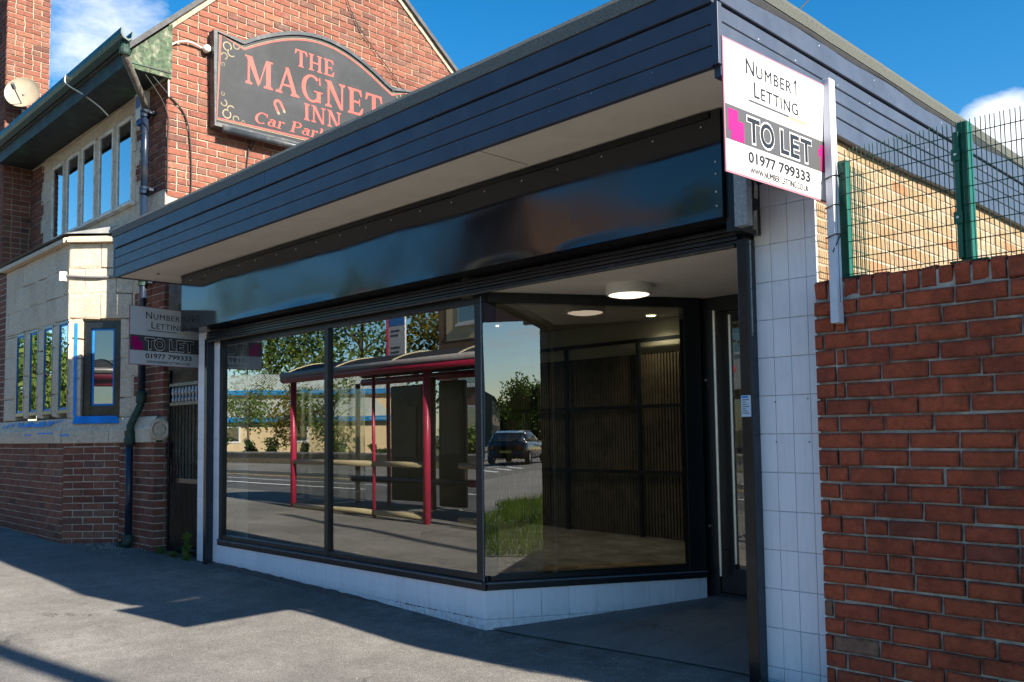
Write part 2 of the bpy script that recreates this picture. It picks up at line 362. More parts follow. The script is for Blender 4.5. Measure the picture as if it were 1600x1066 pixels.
class MB:
    def __init__(s): s.v = []; s.f = []; s.mi = []
    def quadbox(s, P, mi=0):
        b = len(s.v); s.v += [tuple(p) for p in P]
        for q in ((0, 3, 2, 1), (4, 5, 6, 7), (0, 1, 5, 4), (1, 2, 6, 5), (2, 3, 7, 6), (3, 0, 4, 7)):
            s.f.append(tuple(b + i for i in q)); s.mi.append(mi)
    def wbox(s, x0, x1, y0, y1, z0, z1, mi=0):
        s.quadbox([(x0, y0, z0), (x1, y0, z0), (x1, y1, z0), (x0, y1, z0), (x0, y0, z1), (x1, y0, z1), (x1, y1, z1), (x0, y1, z1)], mi); return s
    def box(s, P, a0, a1, d0, d1, z0, z1, mi=0):
        s.quadbox([P.p(a0, d1, z0), P.p(a1, d1, z0), P.p(a1, d0, z0), P.p(a0, d0, z0), P.p(a0, d1, z1), P.p(a1, d1, z1), P.p(a1, d0, z1), P.p(a0, d0, z1)], mi); return s
    def quad(s, a, b, c, d, mi=0):
        k = len(s.v); s.v += [tuple(a), tuple(b), tuple(c), tuple(d)]; s.f.append((k, k + 1, k + 2, k + 3)); s.mi.append(mi); return s
    def poly(s, pts, mi=0):
        k = len(s.v); s.v += [tuple(p) for p in pts]; s.f.append(tuple(range(k, k + len(pts)))); s.mi.append(mi); return s
    def prism(s, pts, off, mi=0):
        """polygon pts (3d) extruded by off"""
        n = len(pts); k = len(s.v); off = Vector(off)
        s.v += [tuple(p) for p in pts] + [tuple(Vector(p) + off) for p in pts]
        s.f.append(tuple(range(k, k + n))); s.mi.append(mi)
        s.f.append(tuple(k + n + i for i in reversed(range(n)))); s.mi.append(mi)
        for i in range(n):
            j = (i + 1) % n; s.f.append((k + i, k + n + i, k + n + j, k + j)); s.mi.append(mi)
        return s
    def tube(s, pts, r, seg=8, mi=0, cap=True):
        pts = [Vector(p) for p in pts]; R = r if isinstance(r, (list, tuple)) else [r] * len(pts)
        rings = []; up = None
        for i, p in enumerate(pts):
            d = (pts[min(i + 1, len(pts) - 1)] - pts[max(i - 1, 0)]).normalized()
            if up is None:
                up = Vector((0, 0, 1)) if abs(d.z) < 0.9 else Vector((1, 0, 0))
            x = d.cross(up)
            if x.length < 1e-4: x = d.orthogonal()
            x.normalize(); y = x.cross(d).normalized(); up = y
            k = len(s.v)
            for j in range(seg):
                a = 2 * math.pi * j / seg; s.v.append(tuple(p + (x * math.cos(a) + y * math.sin(a)) * R[i]))
            rings.append(k)
        for a, b in zip(rings, rings[1:]):
            for j in range(seg):
                j2 = (j + 1) % seg; s.f.append((a + j, b + j, b + j2, a + j2)); s.mi.append(mi)
        if cap:
            s.f.append(tuple(rings[0] + j for j in range(seg))); s.mi.append(mi)
            s.f.append(tuple(rings[-1] + j for j in reversed(range(seg)))); s.mi.append(mi)
        return s
    def lathe(s, c, prof, seg=24, mi=0, axis=(0, 0, 1)):
        ax = Vector(axis).normalized(); x = ax.orthogonal().normalized(); y = ax.cross(x); c = Vector(c); rings = []
        for r, h in prof:
            k = len(s.v); rings.append(k)
            for j in range(seg):
                a = 2 * math.pi * j / seg; s.v.append(tuple(c + ax * h + (x * math.cos(a) + y * math.sin(a)) * max(r, 1e-4)))
        for a, b in zip(rings, rings[1:]):
            for j in range(seg):
                j2 = (j + 1) % seg; s.f.append((a + j, a + j2, b + j2, b + j)); s.mi.append(mi)
        return s
    def mesh(s, name, mats, smooth=False):
        me = bpy.data.meshes.new(name); me.from_pydata(s.v, [], s.f)
        for m in (mats if isinstance(mats, (list, tuple)) else [mats]): me.materials.append(m)
        if any(s.mi): me.polygons.foreach_set('material_index', s.mi)
        if smooth: me.polygons.foreach_set('use_smooth', [True] * len(me.polygons))
        me.update(); return me
    def build(s, name, mats, parent=None, bevel=0, smooth=False, label=None):
        o = bpy.data.objects.new(name, s.mesh(name, mats, smooth)); finish(o, parent)
        if bevel:
            b = o.modifiers.new('bevel', 'BEVEL'); b.width = bevel; b.segments = 2; b.limit_method = 'ANGLE'; b.harden_normals = False
        if smooth and not bevel:
            pass
        if label: o['label'] = label
        return o

# brick templates: unit block, chamfered face on the viewer side (local y=0), x along the course
def brick_tpl(seed, jit=0.026, ch=0.06):
    r = random.Random(seed)
    def j(k=1.0): return (r.random() - 0.5) * 2 * jit * k
    jx = lambda: j(.35)
    back = [(0, 1, 0), (1, 1, 0), (1, 1, 1), (0, 1, 1)]
    mid = [(0 + jx(), 0.10, 0 + j(1.6)), (1 + jx(), 0.10, 0 + j(1.6)), (1 + jx(), 0.10, 1 + j(1.6)), (0 + jx(), 0.10, 1 + j(1.6))]
    cx = ch * 0.35
    fr = [(cx + j(0.5), 0 + abs(j(2)), ch + j(2)), (1 - cx + j(0.5), abs(j(2)), ch + j(2)), (1 - cx + j(.5), abs(j(2)), 1 - ch + j(2)), (cx + j(.5), abs(j(2)), 1 - ch + j(2))]
    v = back + mid + fr
    f = [(8, 9, 10, 11)]
    for a in (0, 4):
        for i in range(4):
            k = (i + 1) % 4; f.append((a + i, a + k, a + 4 + k, a + 4 + i))
    return v, f
TPLS = [brick_tpl(i) for i in range(8)]
TPLW = [brick_tpl(50 + i, 0.034, 0.115) for i in range(10)]
_tplmesh = {}
def tpl_mesh(i, mat, name, T=None):
    T = T or TPLS; k = (i, mat.name, name, id(T))
    if k not in _tplmesh:
        v, f = T[i]; me = bpy.data.meshes.new(name); me.from_pydata(v, [], f); me.materials.append(mat); me.update(); _tplmesh[k] = me
    return _tplmesh[k]
class Bricks:
    """collects blocks of one kind on one parent; the largest in view become parts, the rest one stuff part"""
    def __init__(s, name, mat, parent, limit=300, T=None): s.T = T or TPLS; s.name = name; s.mat = mat; s.parent = parent; s.limit = limit; s.L = []
    def add(s, P, a0, a1, z0, z1, depth=0.05, proud=0.006):
        j = 0.0015
        s.L.append((P, a0, a1, z0, z1, depth, proud + ru(-j, j)))
    def wall(s, P, zs, ze, spans, h=0.079, L=0.235, joint=0.010, depth=0.05, proud=0.006, bond=0.5, a_ref=0.0, flemish=False, jit=0.003):
        k = 0; z = zs
        while z < ze - 0.2 * h:
            z1 = min(z + h, ze)
            for (a0, a1) in spans(z, z1):
                off = (bond * L if k % 2 else 0.0)
                a = a_ref + off + math.floor((a0 - a_ref - off) / L) * L
                while a < a1:
                    lo = max(a, a0); hi = min(a + L, a1)
                    if hi - lo > 0.035:
                        lo2 = lo + (joint / 2 if lo == a else joint * 0.25); hi2 = hi - (joint / 2 if hi == a + L else joint * 0.25)
                        parts = [(lo2, hi2)]
                        if hi2 - lo2 > 0.8 * L and rnd() < (0.5 if flemish else 0.06):
                            m = lo2 + (hi2 - lo2) * 0.5 + ru(-.01, .01); parts = [(lo2, m - joint / 2), (m + joint / 2, hi2)]
                        for q0, q1 in parts:
                            s.add(P, q0 + ru(-jit, jit) * 0.5, q1 + ru(-jit, jit) * 0.5, z + joint / 2 + ru(-jit, jit) * .4, z1 - joint / 2 + ru(-jit, jit) * .4, depth, proud)
                    a += L
            z += h; k += 1
    def flush(s):
        def key(e):
            P, a0, a1, z0, z1 = e[:5]; c = P.p((a0 + a1) / 2, 0, (z0 + z1) / 2) - Vector((0, 0, CAM_Z))
            x, y, w = c.dot(_r), c.dot(_d), c.dot(_f)
            if w < 0.3: return 1e6 + c.length
            px = x / w * 1386 + 800; py = y / w * 1386 + 588
            vis = -60 < px < 1660 and -60 < py < 1126
            area = (a1 - a0) * (z1 - z0) / (w * w)
            return (0 if vis else 1e5) - area * 1e3
        s.L.sort(key=key)
        for i, (P, a0, a1, z0, z1, dep, pr) in enumerate(s.L[:s.limit]):
            o = bpy.data.objects.new(s.name, tpl_mesh(random.randrange(8), s.mat, s.name, s.T))
            col.objects.link(o); o.parent = s.parent
            o.location = P.p(a0, pr, z0) - WLOC[s.parent.name]; o.rotation_euler = (0, 0, math.atan2(P.u.y, P.u.x)); o.scale = (a1 - a0, dep, z1 - z0)
        rest = s.L[s.limit:]
        if rest:
            mb = MB()
            for (P, a0, a1, z0, z1, dep, pr) in rest:
                v, f = s.T[random.randrange(8)]; b = len(mb.v)
                for (x, y, z) in v: mb.v.append(tuple(P.p(a0 + x * (a1 - a0), pr - y * dep, z0 + z * (z1 - z0))))
                for q in f: mb.f.append(tuple(b + i for i in q)); mb.mi.append(0)
            o = mb.build(s.name, s.mat, s.parent); o['kind'] = 'stuff'
        s.L = []

def bfont(txt, size, off=0.0, sx=1.0, spacing=1.0, extrude=0.0):
    c = bpy.data.curves.new('t', 'FONT'); c.body = txt; c.size = size; c.offset = off; c.extrude = extrude; c.space_character = spacing
    c.resolution_u = 4
    o = bpy.data.objects.new('t', c); col.objects.link(o)
    dg = bpy.context.evaluated_depsgraph_get(); me = bpy.data.meshes.new_from_object(o.evaluated_get(dg))
    bpy.data.objects.remove(o); bpy.data.curves.remove(c)
    n = len(me.vertices); co = np.empty(n * 3); me.vertices.foreach_get('co', co); co = co.reshape(-1, 3); co[:, 0] *= sx
    fs = [tuple(p.vertices) for p in me.polygons]; bpy.data.meshes.remove(me)
    return co, fs
def text_on(name, txt, P, a, z, d, height, mat, parent, width=None, off=0.0, spacing=1.0, extrude=0.0006, shear=0, tilt=0.0, smallcaps=None):
    """text with baseline at (a,z), cap height `height`; width forces the run length"""
    co, fs = bfont(txt, height / 0.73, off, 1.0, spacing, extrude)
    co = co.copy(); x0 = co[:, 0].min(); co[:, 0] -= x0
    if width: co[:, 0] *= width / co[:, 0].max()
    mb = MB()
    for x, y, zz in co:
        X = x + shear * y; Z = y
        mb.v.append(tuple(P.p(a + X * math.cos(tilt) - Z * math.sin(tilt), d + zz, z + Z * math.cos(tilt) + X * math.sin(tilt))))
    mb.f = fs; mb.mi = [0] * len(fs)
    return mb.build(name, mat, parent)

# ------------------------------------------------------------------ ground
def base_z(x):
    if x < -4.3: return 0.0175 * (-4.3 - max(x, -16)) 
    return min(0.045, (x + 4.3) * 0.0225)
def gz(x, y, k=0.02): return base_z(x) - k * (3.95 - max(y, -1.6))
def sheet(name, xs, ys, zf, mat, kind='structure'):
    mb = MB(); nx, ny = len(xs), len(ys)
    mb.v = [(x, y, zf(x, y)) for y in ys for x in xs]
    mb.f = [(j * nx + i, j * nx + i + 1, (j + 1) * nx + i + 1, (j + 1) * nx + i) for j in range(ny - 1) for i in range(nx - 1)]
    mb.mi = [0] * len(mb.f)
    o = mb.build(name, mat, None, smooth=True); o['kind'] = kind; return o
lin = lambda a, b, n: [a + (b - a) * i / (n - 1) for i in range(n)]
XS = [-160, -120, -90, -60, -40, -30, -22] + lin(-16, 6, 89) + [8, 10, 14, 20, 30, 45, 60, 90, 140, 200]
def pz(x, y): return gz(x, y) + (0.006 * math.sin(x * 1.3 + y * 0.8) + 0.004 * math.sin(x * 2.9 - y * 2.1)) * (1 if y > -1.5 else 0)
sheet('pavement', XS, lin(-1.6, 3.2, 25) + [3.5, 3.8, 3.95, 4.2, 6, 9, 14], pz, pave_m)
rdz = lambda x, y: base_z(x) - 0.02 * 5.55 - 0.11 + 0.02 * min(abs(y + 1.75), abs(y + 7.4))
sheet('road', XS, lin(-7.4, -1.75, 12), rdz, road_m)
farz = lambda x, y: base_z(x) - 0.12
sheet('far_pavement', XS, [-11.85, -9.5, -7.55], farz, pave_m)
mb = MB(); mb.quad((-900, -900, -0.42), (900, -900, -0.42), (900, 900, -0.42), (-900, 900, -0.42)); mb.build('ground', earth, None)['kind'] = 'structure'
sheet('verge_ground', [-160, -60, -16, 200], [-80, -30, -11.85], lambda x, y: base_z(x) - 0.13, earth)
mb = MB()
for s0 in range(-44, 46):
    x0 = s0 * 0.92; x1 = x0 + 0.91
    za = gz(x0, -1.6); mb.wbox(x0, x1, -1.75, -1.598, za - 0.14, za + 0.004)
    zb = farz(x0, 0); mb.wbox(x0, x1, -7.552, -7.4, zb - 0.14, zb + 0.004)
o = mb.build('kerb', curb_m); o['kind'] = 'structure'
def strip(mb, x0, x1, y0, y1, dz=0.005):
    n = max(1, int((x1 - x0) / 2)); 
    for i in range(n):
        a = x0 + (x1 - x0) * i / n; b = x0 + (x1 - x0) * (i + 1) / n
        mb.quad((a, y0, rdz(a, y0) + dz), (b, y0, rdz(b, y0) + dz), (b, y1, rdz(b, y1) + dz), (a, y1, rdz(a, y1) + dz))
mb = MB(); strip(mb, -80, 90, -7.05, -6.95); strip(mb, -80, 90, -6.8, -6.7); strip(mb, -18, 90, -2.25, -2.15)
mb.build('yellow_line_marking', paint_y)['kind'] = 'structure'
mb = MB(); strip(mb, -40, -17, -4.0, -3.88); strip(mb, -40, -17, -5.2, -5.08)
for k in range(6): x = 8 + k * 3.2; strip(mb, x, x + 1.6, -4.6, -4.5)
for k in range(8):
    x = 12 + k * 1.7; mb.quad((x, -3.2, rdz(x, -3.2) + .006), (x + .5, -3.2, rdz(x, -3.2) + .006), (x + 1.5, -4.1, rdz(x, -4.1) + .006), (x + 1.0, -4.1, rdz(x, -4.1) + .006))
strip(mb, -14, -6, -4.5, -4.4)
mb.build('white_line_marking', paint_w)['kind'] = 'structure'

# loose grit, chips and leaves on the pavement
mb = MB()
def chip(x, y, s, z=None):
    z = pz(x, y) + 0.002 if z is None else z; a = ru(0, 6.28); h = s * ru(.3, .7)
    pts = [(x + s * math.cos(a + k * 2.09) * ru(.6, 1.1), y + s * math.sin(a + k * 2.09) * ru(.6, 1.1), z) for k in range(3)]
    mb.poly(pts); mb.poly([pts[0], pts[1], (x, y, z + h)]); mb.poly([pts[1], pts[2], (x, y, z + h)]); mb.poly([pts[2], pts[0], (x, y, z + h)])
for i in range(520):
    t = rnd(); chip(-10.35 + random.gauss(0.35, 0.35), 3.62 + random.gauss(0, 0.13) + 0.15 * t, ru(.003, .012))
for i in range(260): chip(ru(-9.2, -2.0), 3.9 - abs(random.gauss(0, 0.22)), ru(.002, .007))
for i in range(420): chip(ru(-9.5, -1.5), ru(1.2, 3.9), ru(.002, .006))
tag(mb.build('grit', simple('grit', (0.42, 0.38, 0.33), 0.9, 0.3, 30)), 'pale mortar chips and grit lying on the dark pavement by the pub wall', 'grit', kind='stuff')
mb = MB()
for i in range(300): chip(-2.28 + abs(random.gauss(0, 0.07)) , 3.86 + random.gauss(0, 0.03), ru(.003, .011), pz(-2.28, 3.86) + ru(0, .02))
for i in range(160): chip(ru(-3.9, -3.0), 4.5 + random.gauss(0, .05), ru(.003, .01), 0.065)
tag(mb.build('litter', simple('dead_leaves', (0.14, 0.10, 0.06), 0.9, 0.5, 40)), 'small heap of dry leaf litter at the foot of the tiled pier', 'litter', kind='stuff')

# ------------------------------------------------------------------ SHOP
shop = thing('shop', 'empty single-storey shop with navy clad roof edge and tiled pier, beside the red brick inn', 'shop', (-5.2, 3.95, 0))
FX0, FX1, FY = -8.48, -1.95, 3.95
WX0, WX1 = -8.03, -4.303
SILL, WTOP = 0.292, 2.175
F = Pl((0, FY, 0), (1, 0))
sp_u = Vector((0.789, 1.376, 0)).normalized(); SPL = 1.585
S = Pl((WX1, FY, 0), (sp_u.x, sp_u.y))       # splayed window plane
# structural walls behind the tiles
mb = MB()
mb.wbox(FX0, WX1 - 0.02, FY + 0.012, FY + 0.16, -0.1, SILL - 0.045)
mb.wbox(FX0, WX0, FY + 0.0125, FY + 0.16, -0.1, 2.9)
mb.build('riser_wall', grout, shop)
mb = MB(); mb.box(S, 0.0, SPL, -0.13, -0.012, -0.1, SILL - 0.045); mb.build('splay_riser_wall', grout, shop)
mb = MB(); mb.wbox(-2.275, -2.11, FY + 0.012, 5.5, -0.1, 2.85); mb.wbox(-2.1095, -2.075, FY + 0.012, 4.17, -0.1, 2.85); mb.build('pier_wall', grout, shop)
mb = MB(); mb.wbox(-2.335, -2.2755, FY + 0.05, 5.42, -0.1, 2.34); mb.build('porch_side_wall', blackm, shop)
# tiles
def tiles(P, a0, a1, zrows, w, drop=None, start=None, proud=0.0):
    k = 0
    for (z0, z1) in zrows:
        a = a0 if start is None else start
        while a < a1 - 0.005:
            b = min(a + w, a1); lo = max(a, a0)
            if b - lo > 0.008:
                me = MB(); gb = drop(0.5 * (lo + b)) if drop else -1
                zz0 = max(z0, gb)
                if z1 - zz0 > 0.01:
                    g = 0.0012; pr = ru(-0.0006, 0.0006) + proud
                    key = (round(b - lo, 4), round(z1 - zz0, 3))
                    o = bpy.data.objects.new('tile', tile_mesh(P, key)); col.objects.link(o); o.parent = shop
                    o.location = P.p(lo + g / 1, pr, zz0 + g) - WLOC[shop.name]; o.rotation_euler = (ru(-.003, .003), 0, math.atan2(P.u.y, P.u.x) + ru(-.003, .003))
            a = b
_tm = {}
def tile_mesh(P, key):
    if key not in _tm:
        w, h = key; g = 0.0012; c = 0.0025; w -= 2 * g; h -= 2 * g
        mb = MB(); v = [(0, .011, 0), (w, .011, 0), (w, .011, h), (0, .011, h), (0, c * .6, 0), (w, c * .6, 0), (w, c * .6, h), (0, c * .6, h), (c, 0, c), (w - c, 0, c), (w - c, 0, h - c), (c, 0, h - c)]
        mb.v = v; mb.f = [(8, 9, 10, 11)]
        for a in (0, 4):
            for i in range(4): q = (i + 1) % 4; mb.f.append((a + i, a + q, a + 4 + q, a + 4 + i))
        mb.mi = [0] * len(mb.f); _tm[key] = mb.mesh('tile', tile_m)
    return _tm[key]
TH = 0.187
zr = [(SILL - 0.045 - TH, SILL - 0.045), (SILL - 0.045 - TH * 1.42, SILL - 0.045 - TH), (-0.12, SILL - 0.045 - TH * 1.42)]
tiles(F, WX0, WX1 + 0.0, zr, 0.187, start=WX1 - 0.187 * 20 )
rows = [(0.122 + i * TH, 0.122 + (i + 1) * TH) for i in range(12)]
tiles(F, FX0, -8.20, [(-0.02, 0.122)] + rows[:11] + [(0.122 + 11 * TH, 2.30)], 0.14)
tiles(F, -8.14, WX0, [(-0.02, SILL - 0.045)], 0.12)
tiles(F, -8.14, WX0 + 0.0, [(SILL - 0.045, 0.122 + TH)] + rows[1:11] , 0.12)
zz = [0.309 - TH * 1.0 + i * TH for i in range(0, 14)]
tiles(F, -2.281, FX1, [(-0.12, -0.04), (-0.04, 0.06), (0.06, zz[0])] + [(zz[i], zz[i + 1]) for i in range(13)], 0.0914)
tiles(S, 0, SPL, [(SILL - 0.045 - TH, SILL - 0.045), (-0.1, SILL - 0.045 - TH)], 0.192)
cp = MB(); rq = random.Random(4)
zj = SILL - .045 - TH * 1.0
x = -5.35
while x < -4.40:
    w_ = rq.uniform(.01, .06)
    if rq.random() < .62: cp.poly([(x, FY - .0016, zj + rq.uniform(-.002, .002)), (x + w_ * .5, FY - .0016, zj - rq.uniform(.002, .006)), (x + w_, FY - .0016, zj + rq.uniform(-.002, .002)), (x + w_ * .5, FY - .0016, zj + rq.uniform(.001, .006))])
    x += w_
for q in range(9):
    x = -5.2 + q * .093; z = zj - rq.uniform(.0, .05); cp.poly([(x, FY - .0016, z), (x + .002, FY - .0016, z - .03), (x + .004, FY - .0016, z), (x + .002, FY - .0016, z + .02)])
cp.build('glaze_chip', bitumen, shop)['kind'] = 'stuff'
hm_ = MB()
for x, z in ((-2.19, 1.40), (-2.02, 1.41), (-2.19, 1.205), (-2.02, 1.205)): hm_.lathe((x, FY - .0012, z), [(.0001, 0), (.004, 0)], 8, axis=(0, -1, 0))
hm_.build('screw_hole', bitumen, shop)['kind'] = 'stuff'
# cement fillet along the riser foot
mb = MB()
xs = lin(-8.12, -5.2, 40)
for a, b in zip(xs, xs[1:]):
    def w(x): return (0.09 + 0.02 * mnoise.noise(Vector((x * 3.1, 0, 0))) + 0.01 * mnoise.noise(Vector((x * 17, 3, 0)))) * (1 if x < -6 else max(0.1, (-5.2 - x) / 0.8))
    def t(x): return pz(x, FY) + (1 if x < -6 else max(.0, (-5.2 - x) / .8)) * 0.018 + 0.010 * mnoise.noise(Vector((x * 9, 1, 0))) + 0.004 * max(0, (-6.2 - x) / 2)
    mb.quad((a, FY - w(a), pz(a, FY - w(a)) + .001), (b, FY - w(b), pz(b, FY - w(b)) + .001), (b, FY - .004, t(b)), (a, FY - .004, t(a)))
mb.build('cement_fillet', skin_grey, shop)
# porch slab
mb = MB()
def slabz(x, y): return pz(x, 4.0) + .007 + .095 * max(0, (y - 4.0) / 1.4)
ys = lin(3.99, 5.45, 12)
for a, b in zip(ys, ys[1:]):
    def xl(y): return -4.303 + (y - 3.95) * .5734 - .06
    for k in range(6):
        q = [(xl(y) + (-2.2 - xl(y)) * t / 6, y) for y, t in ((a, k), (a, k + 1), (b, k + 1), (b, k))]
        mb.quad(*[(x, y, slabz(x, y)) for x, y in q])
def slabmat():
    t = NT('porch_slab'); 
    wv = t.n('ShaderNodeTexWave', wave_type='BANDS', bands_direction='X'); wv.inputs['Scale'].default_value = 0.9; wv.inputs['Distortion'].default_value = 0.15; t.l(t.pos(), wv.inputs['Vector'])
    ln = t.ramp(wv.outputs['Fac'], [(0.0, 0.0), (0.002, 1.0)])
    cc = t.ramp(t.noise(2.5, 8, 0.65), [(0.3, (0.12, 0.115, 0.11)), (0.7, (0.20, 0.19, 0.175))])
    cc = t.mix(1.0, cc, t.ramp(t.noise(200, 3), [(0.3, 0.8), (0.7, 1.2)]), 'MULTIPLY')
    cc = t.mix(t.math('SUBTRACT', 0.4, t.math('MULTIPLY', ln, 0.4)), cc, (0.03, 0.03, 0.03))
    t.bsdf(cc, 0.8, t.noise(150, 3), 0.3, 0.003); return t.m
mb.build('porch_floor', slabmat(), shop)
# window frames
def framebox(P, a0, a1, d0, d1, z0, z1, nm='window_frame', mat=blackm, bev=0.003, par=None):
    return MB().box(P, a0, a1, d0, d1, z0, z1).build(nm, mat, par or shop, bevel=bev)
wf = MB()
wf.box(F, WX0, WX1 + .02, -0.07, 0.012, SILL - 0.045, SILL + 0.012)
wf.box(F, WX0, WX1 + .02, -0.055, -0.008, SILL + 0.0121, SILL + 0.05)
wf.box(F, WX0, WX1 + .02, -0.07, -0.004, WTOP - 0.04, WTOP + 0.03)
wf.box(F, WX0, WX0 + 0.055, -0.069, -0.003, SILL + .0123, WTOP - 0.0403)
wf.box(F, -6.205, -6.150, -0.069, -0.003, SILL + .0123, WTOP - 0.0403)
wf.box(F, WX1 - 0.075, WX1 - .004, -0.069, -0.002, SILL + .0123, WTOP - 0.0403)
wframe = wf.build('window_frame', blackm, shop, bevel=0.003)
trim = MB().box(F, WX0 + .01, WX1 - .003, 0.0125, 0.022, SILL - 0.004, SILL + 0.006).build('sill_trim', simple('sill_trim', (0.09, 0.11, 0.14), 0.25, 0.1, 4), shop)
sf = MB()
sf.box(S, -0.004, SPL, -0.07, 0.012, SILL - 0.045, SILL + 0.012)
sf.box(S, -0.004, SPL, -0.055, -0.008, SILL + 0.0121, SILL + 0.055)
sf.box(S, 0, SPL, -0.07, -0.004, WTOP - 0.04, WTOP + 0.029)
sf.box(S, 0.012, 0.10, -0.069, -0.003, SILL + .0123, WTOP - 0.0403)
sf.box(S, SPL - 0.13, SPL, -0.069, -0.001, SILL + .0123, WTOP - 0.0403)
sf.build('window_frame', blackm, shop, bevel=0.003)
MB().box(S, -0.006, SPL, 0.0125, 0.02, SILL - 0.004, SILL + 0.006).build('sill_trim', MATS['sill_trim'], shop)
MB().tube([(WX1 - .002, FY - .002, SILL + .01), (WX1 - .002, FY - .002, WTOP)], 0.006, 8).build('corner_bead', MATS['sill_trim'], shop)
for a0, a1 in ((WX0 + .05, -6.2), (-6.155, WX1 - .07)):
    MB().quad(F.p(a0, -.03, SILL + .04), F.p(a1, -.03, SILL + .04), F.p(a1, -.03, WTOP - .03), F.p(a0, -.03, WTOP - .03)).build('window_pane', glass_m, shop)
MB().quad(S.p(.006, -.001, SILL + .045), S.p(SPL - .132, -.001, SILL + .045), S.p(SPL - .132, -.001, WTOP - .041), S.p(.006, -.001, WTOP - .041)).build('window_pane', glass_m, shop)
# door
D = Pl((0, 5.40, 0), (1, 0)); DB = 0.145
df = MB(); df.box(D, -3.62, -3.445, -0.06, 0.02, DB - .1, 2.2055); df.box(D, -3.445, -2.33, -0.06, 0.02, 2.10, 2.2055); df.box(D, -3.445, -2.42, -0.06, 0.02, DB - .1, DB - .004); df.box(D, -2.42, -2.337, -0.06, 0.02, DB - .02, 2.0999)
df.build('door_frame', blackm, shop, bevel=0.003)
door = MB(); door.box(D, -3.443, -3.33, -0.05, 0.006, DB, 2.098); door.box(D, -3.33, -2.42, -0.05, 0.006, DB, DB + 0.17); door.box(D, -3.33, -2.42, -0.05, 0.006, 2.02, 2.098); door.box(D, -2.50, -2.42, -0.049, 0.005, DB + .1705, 2.0195)
door = door.build('door', blackm, shop, bevel=0.002)
MB().quad(D.p(-3.335, -.02, DB + .16), D.p(-2.49, -.02, DB + .16), D.p(-2.49, -.02, 2.03), D.p(-3.335, -.02, 2.03)).build('door_pane', glass_m, door)
for x, y0, z0, z1 in ((-3.40, 0.075, 0.27, 2.10), (-3.285, 0.06, 0.36, 2.06)):
    h = MB().tube([D.p(x, y0, z0), D.p(x, y0, z1)], 0.0155, 16)
    for zq in (z0 + .18, z1 - .18): h.tube([D.p(x, y0, zq), D.p(x, 0.0, zq)], 0.009, 8)
    h.build('door_handle', steel, door, smooth=False)
for z in (1.61, 0.59):
    lk = MB().box(D, -3.525, -3.49, 0.021, 0.03, z - .06, z + .06).build('lock_plate', blackp, door, bevel=.003)
    MB().lathe(D.p(-3.508, .031, z + .01), [(0.0001, .008), (.009, .008), (.009, 0)], 14, axis=(0, -1, 0)).build('keyhole', steel, door)
# ceiling of porch and soffit
MB().wbox(-4.75, -2.2, FY + 0.07, 5.5, 2.206, 2.23).build('porch_ceiling', soffit_m, shop)
# lintel, shutter housing rails
MB().wbox(FX0 + .28, -2.29, FY - 0.02, FY + 0.065, WTOP + 0.0305, 2.298).build('lintel', blackm, shop, bevel=.002)
sh = MB()
for i in range(4): sh.wbox(-8.2, -2.34, FY - 0.062 + .004 * i, FY - 0.024, 2.196 + i * .024, 2.216 + i * .024)
sh = sh.build('shutter', blackp, shop, bevel=.004)
MB().tube([(-8.19, FY - .06, 2.188), (-2.35, FY - .06, 2.188)], .011, 8).build('shutter_bottom_bar', simple('worn_bar', (0.05, 0.045, 0.04), .5, .5, 20), sh)
for x0, x1 in ((-8.20, -8.143), (-2.336, -2.277)):
    g = MB().wbox(x0, x1, FY - 0.072, FY - 0.0005, -0.02, 2.215).build('shutter_guide', [blackp], shop, bevel=.003)
    MB().wbox(x1 + .0003, x1 + .0018, FY - 0.069, FY - 0.0008, -0.02, 2.21).build('guide_cover', tealb, g)
# sticker on right guide
st = MB().box(Pl((0, FY - .0725, 0), (1, 0)), -2.334, -2.281, 0.0, 0.0012, 1.33, 1.435).build('notice_sticker', simple('sticker', (0.45, 0.55, 0.66), .5, .05, 5), shop)
for i in range(7): MB().box(Pl((0, FY - .0738, 0), (1, 0)), -2.328, -2.290 - .01 * (i % 3), 0, .0004, 1.345 + i * .011, 1.349 + i * .011).build('sticker_line', grey_b, st)
MB().box(Pl((0, FY - .0738, 0), (1, 0)), -2.330, -2.295, 0, .0005, 1.422, 1.432).build('sticker_heading', blue_tape, st)
# glossy sheet metal sign box: front face slightly dented
BX0, BX1, BY, BZ0, BZ1 = -8.37, -2.31, 3.72, 2.302, 2.842
mb = MB(); nx, nz = 150, 18
from mathutils import noise as mnoise
def dent(x, z):
    e = min(1, (z - BZ0) / .04, (BZ1 - z) / .04, (x - BX0) / .1, (BX1 - x) / .1)
    e = max(0, e)
    return 0.0105 * mnoise.noise(Vector((x * 1.25, z * 1.3, 3.7))) * e + 0.0011 * mnoise.noise(Vector((x * 3.1, z * 2.5, 9.7))) * e
for j in range(nz + 1):
    for i in range(nx + 1):
        x = BX0 + (BX1 - BX0) * i / nx; z = BZ0 + (BZ1 - BZ0) * j / nz
        mb.v.append((x, BY + dent(x, z), z))
for j in range(nz):
    for i in range(nx):
        a = j * (nx + 1) + i; mb.f.append((a, a + 1, a + nx + 2, a + nx + 1)); mb.mi.append(0)
box = mb.build('sign_box_face', gloss_m, shop, smooth=True)
mb = MB(); mb.wbox(BX0, BX1, BY + .013, FY - .022, BZ0 + .001, BZ0 + .012); mb.build('sign_box_underside', blackp, shop)
for x0, x1 in ((BX0 - .001, BX0 + .003), (BX1 - .003, BX1 + .001)):
    MB().wbox(x0, x1, BY - .001, FY - .0005, BZ0, BZ1).build('sign_box_end', gloss_m, shop)
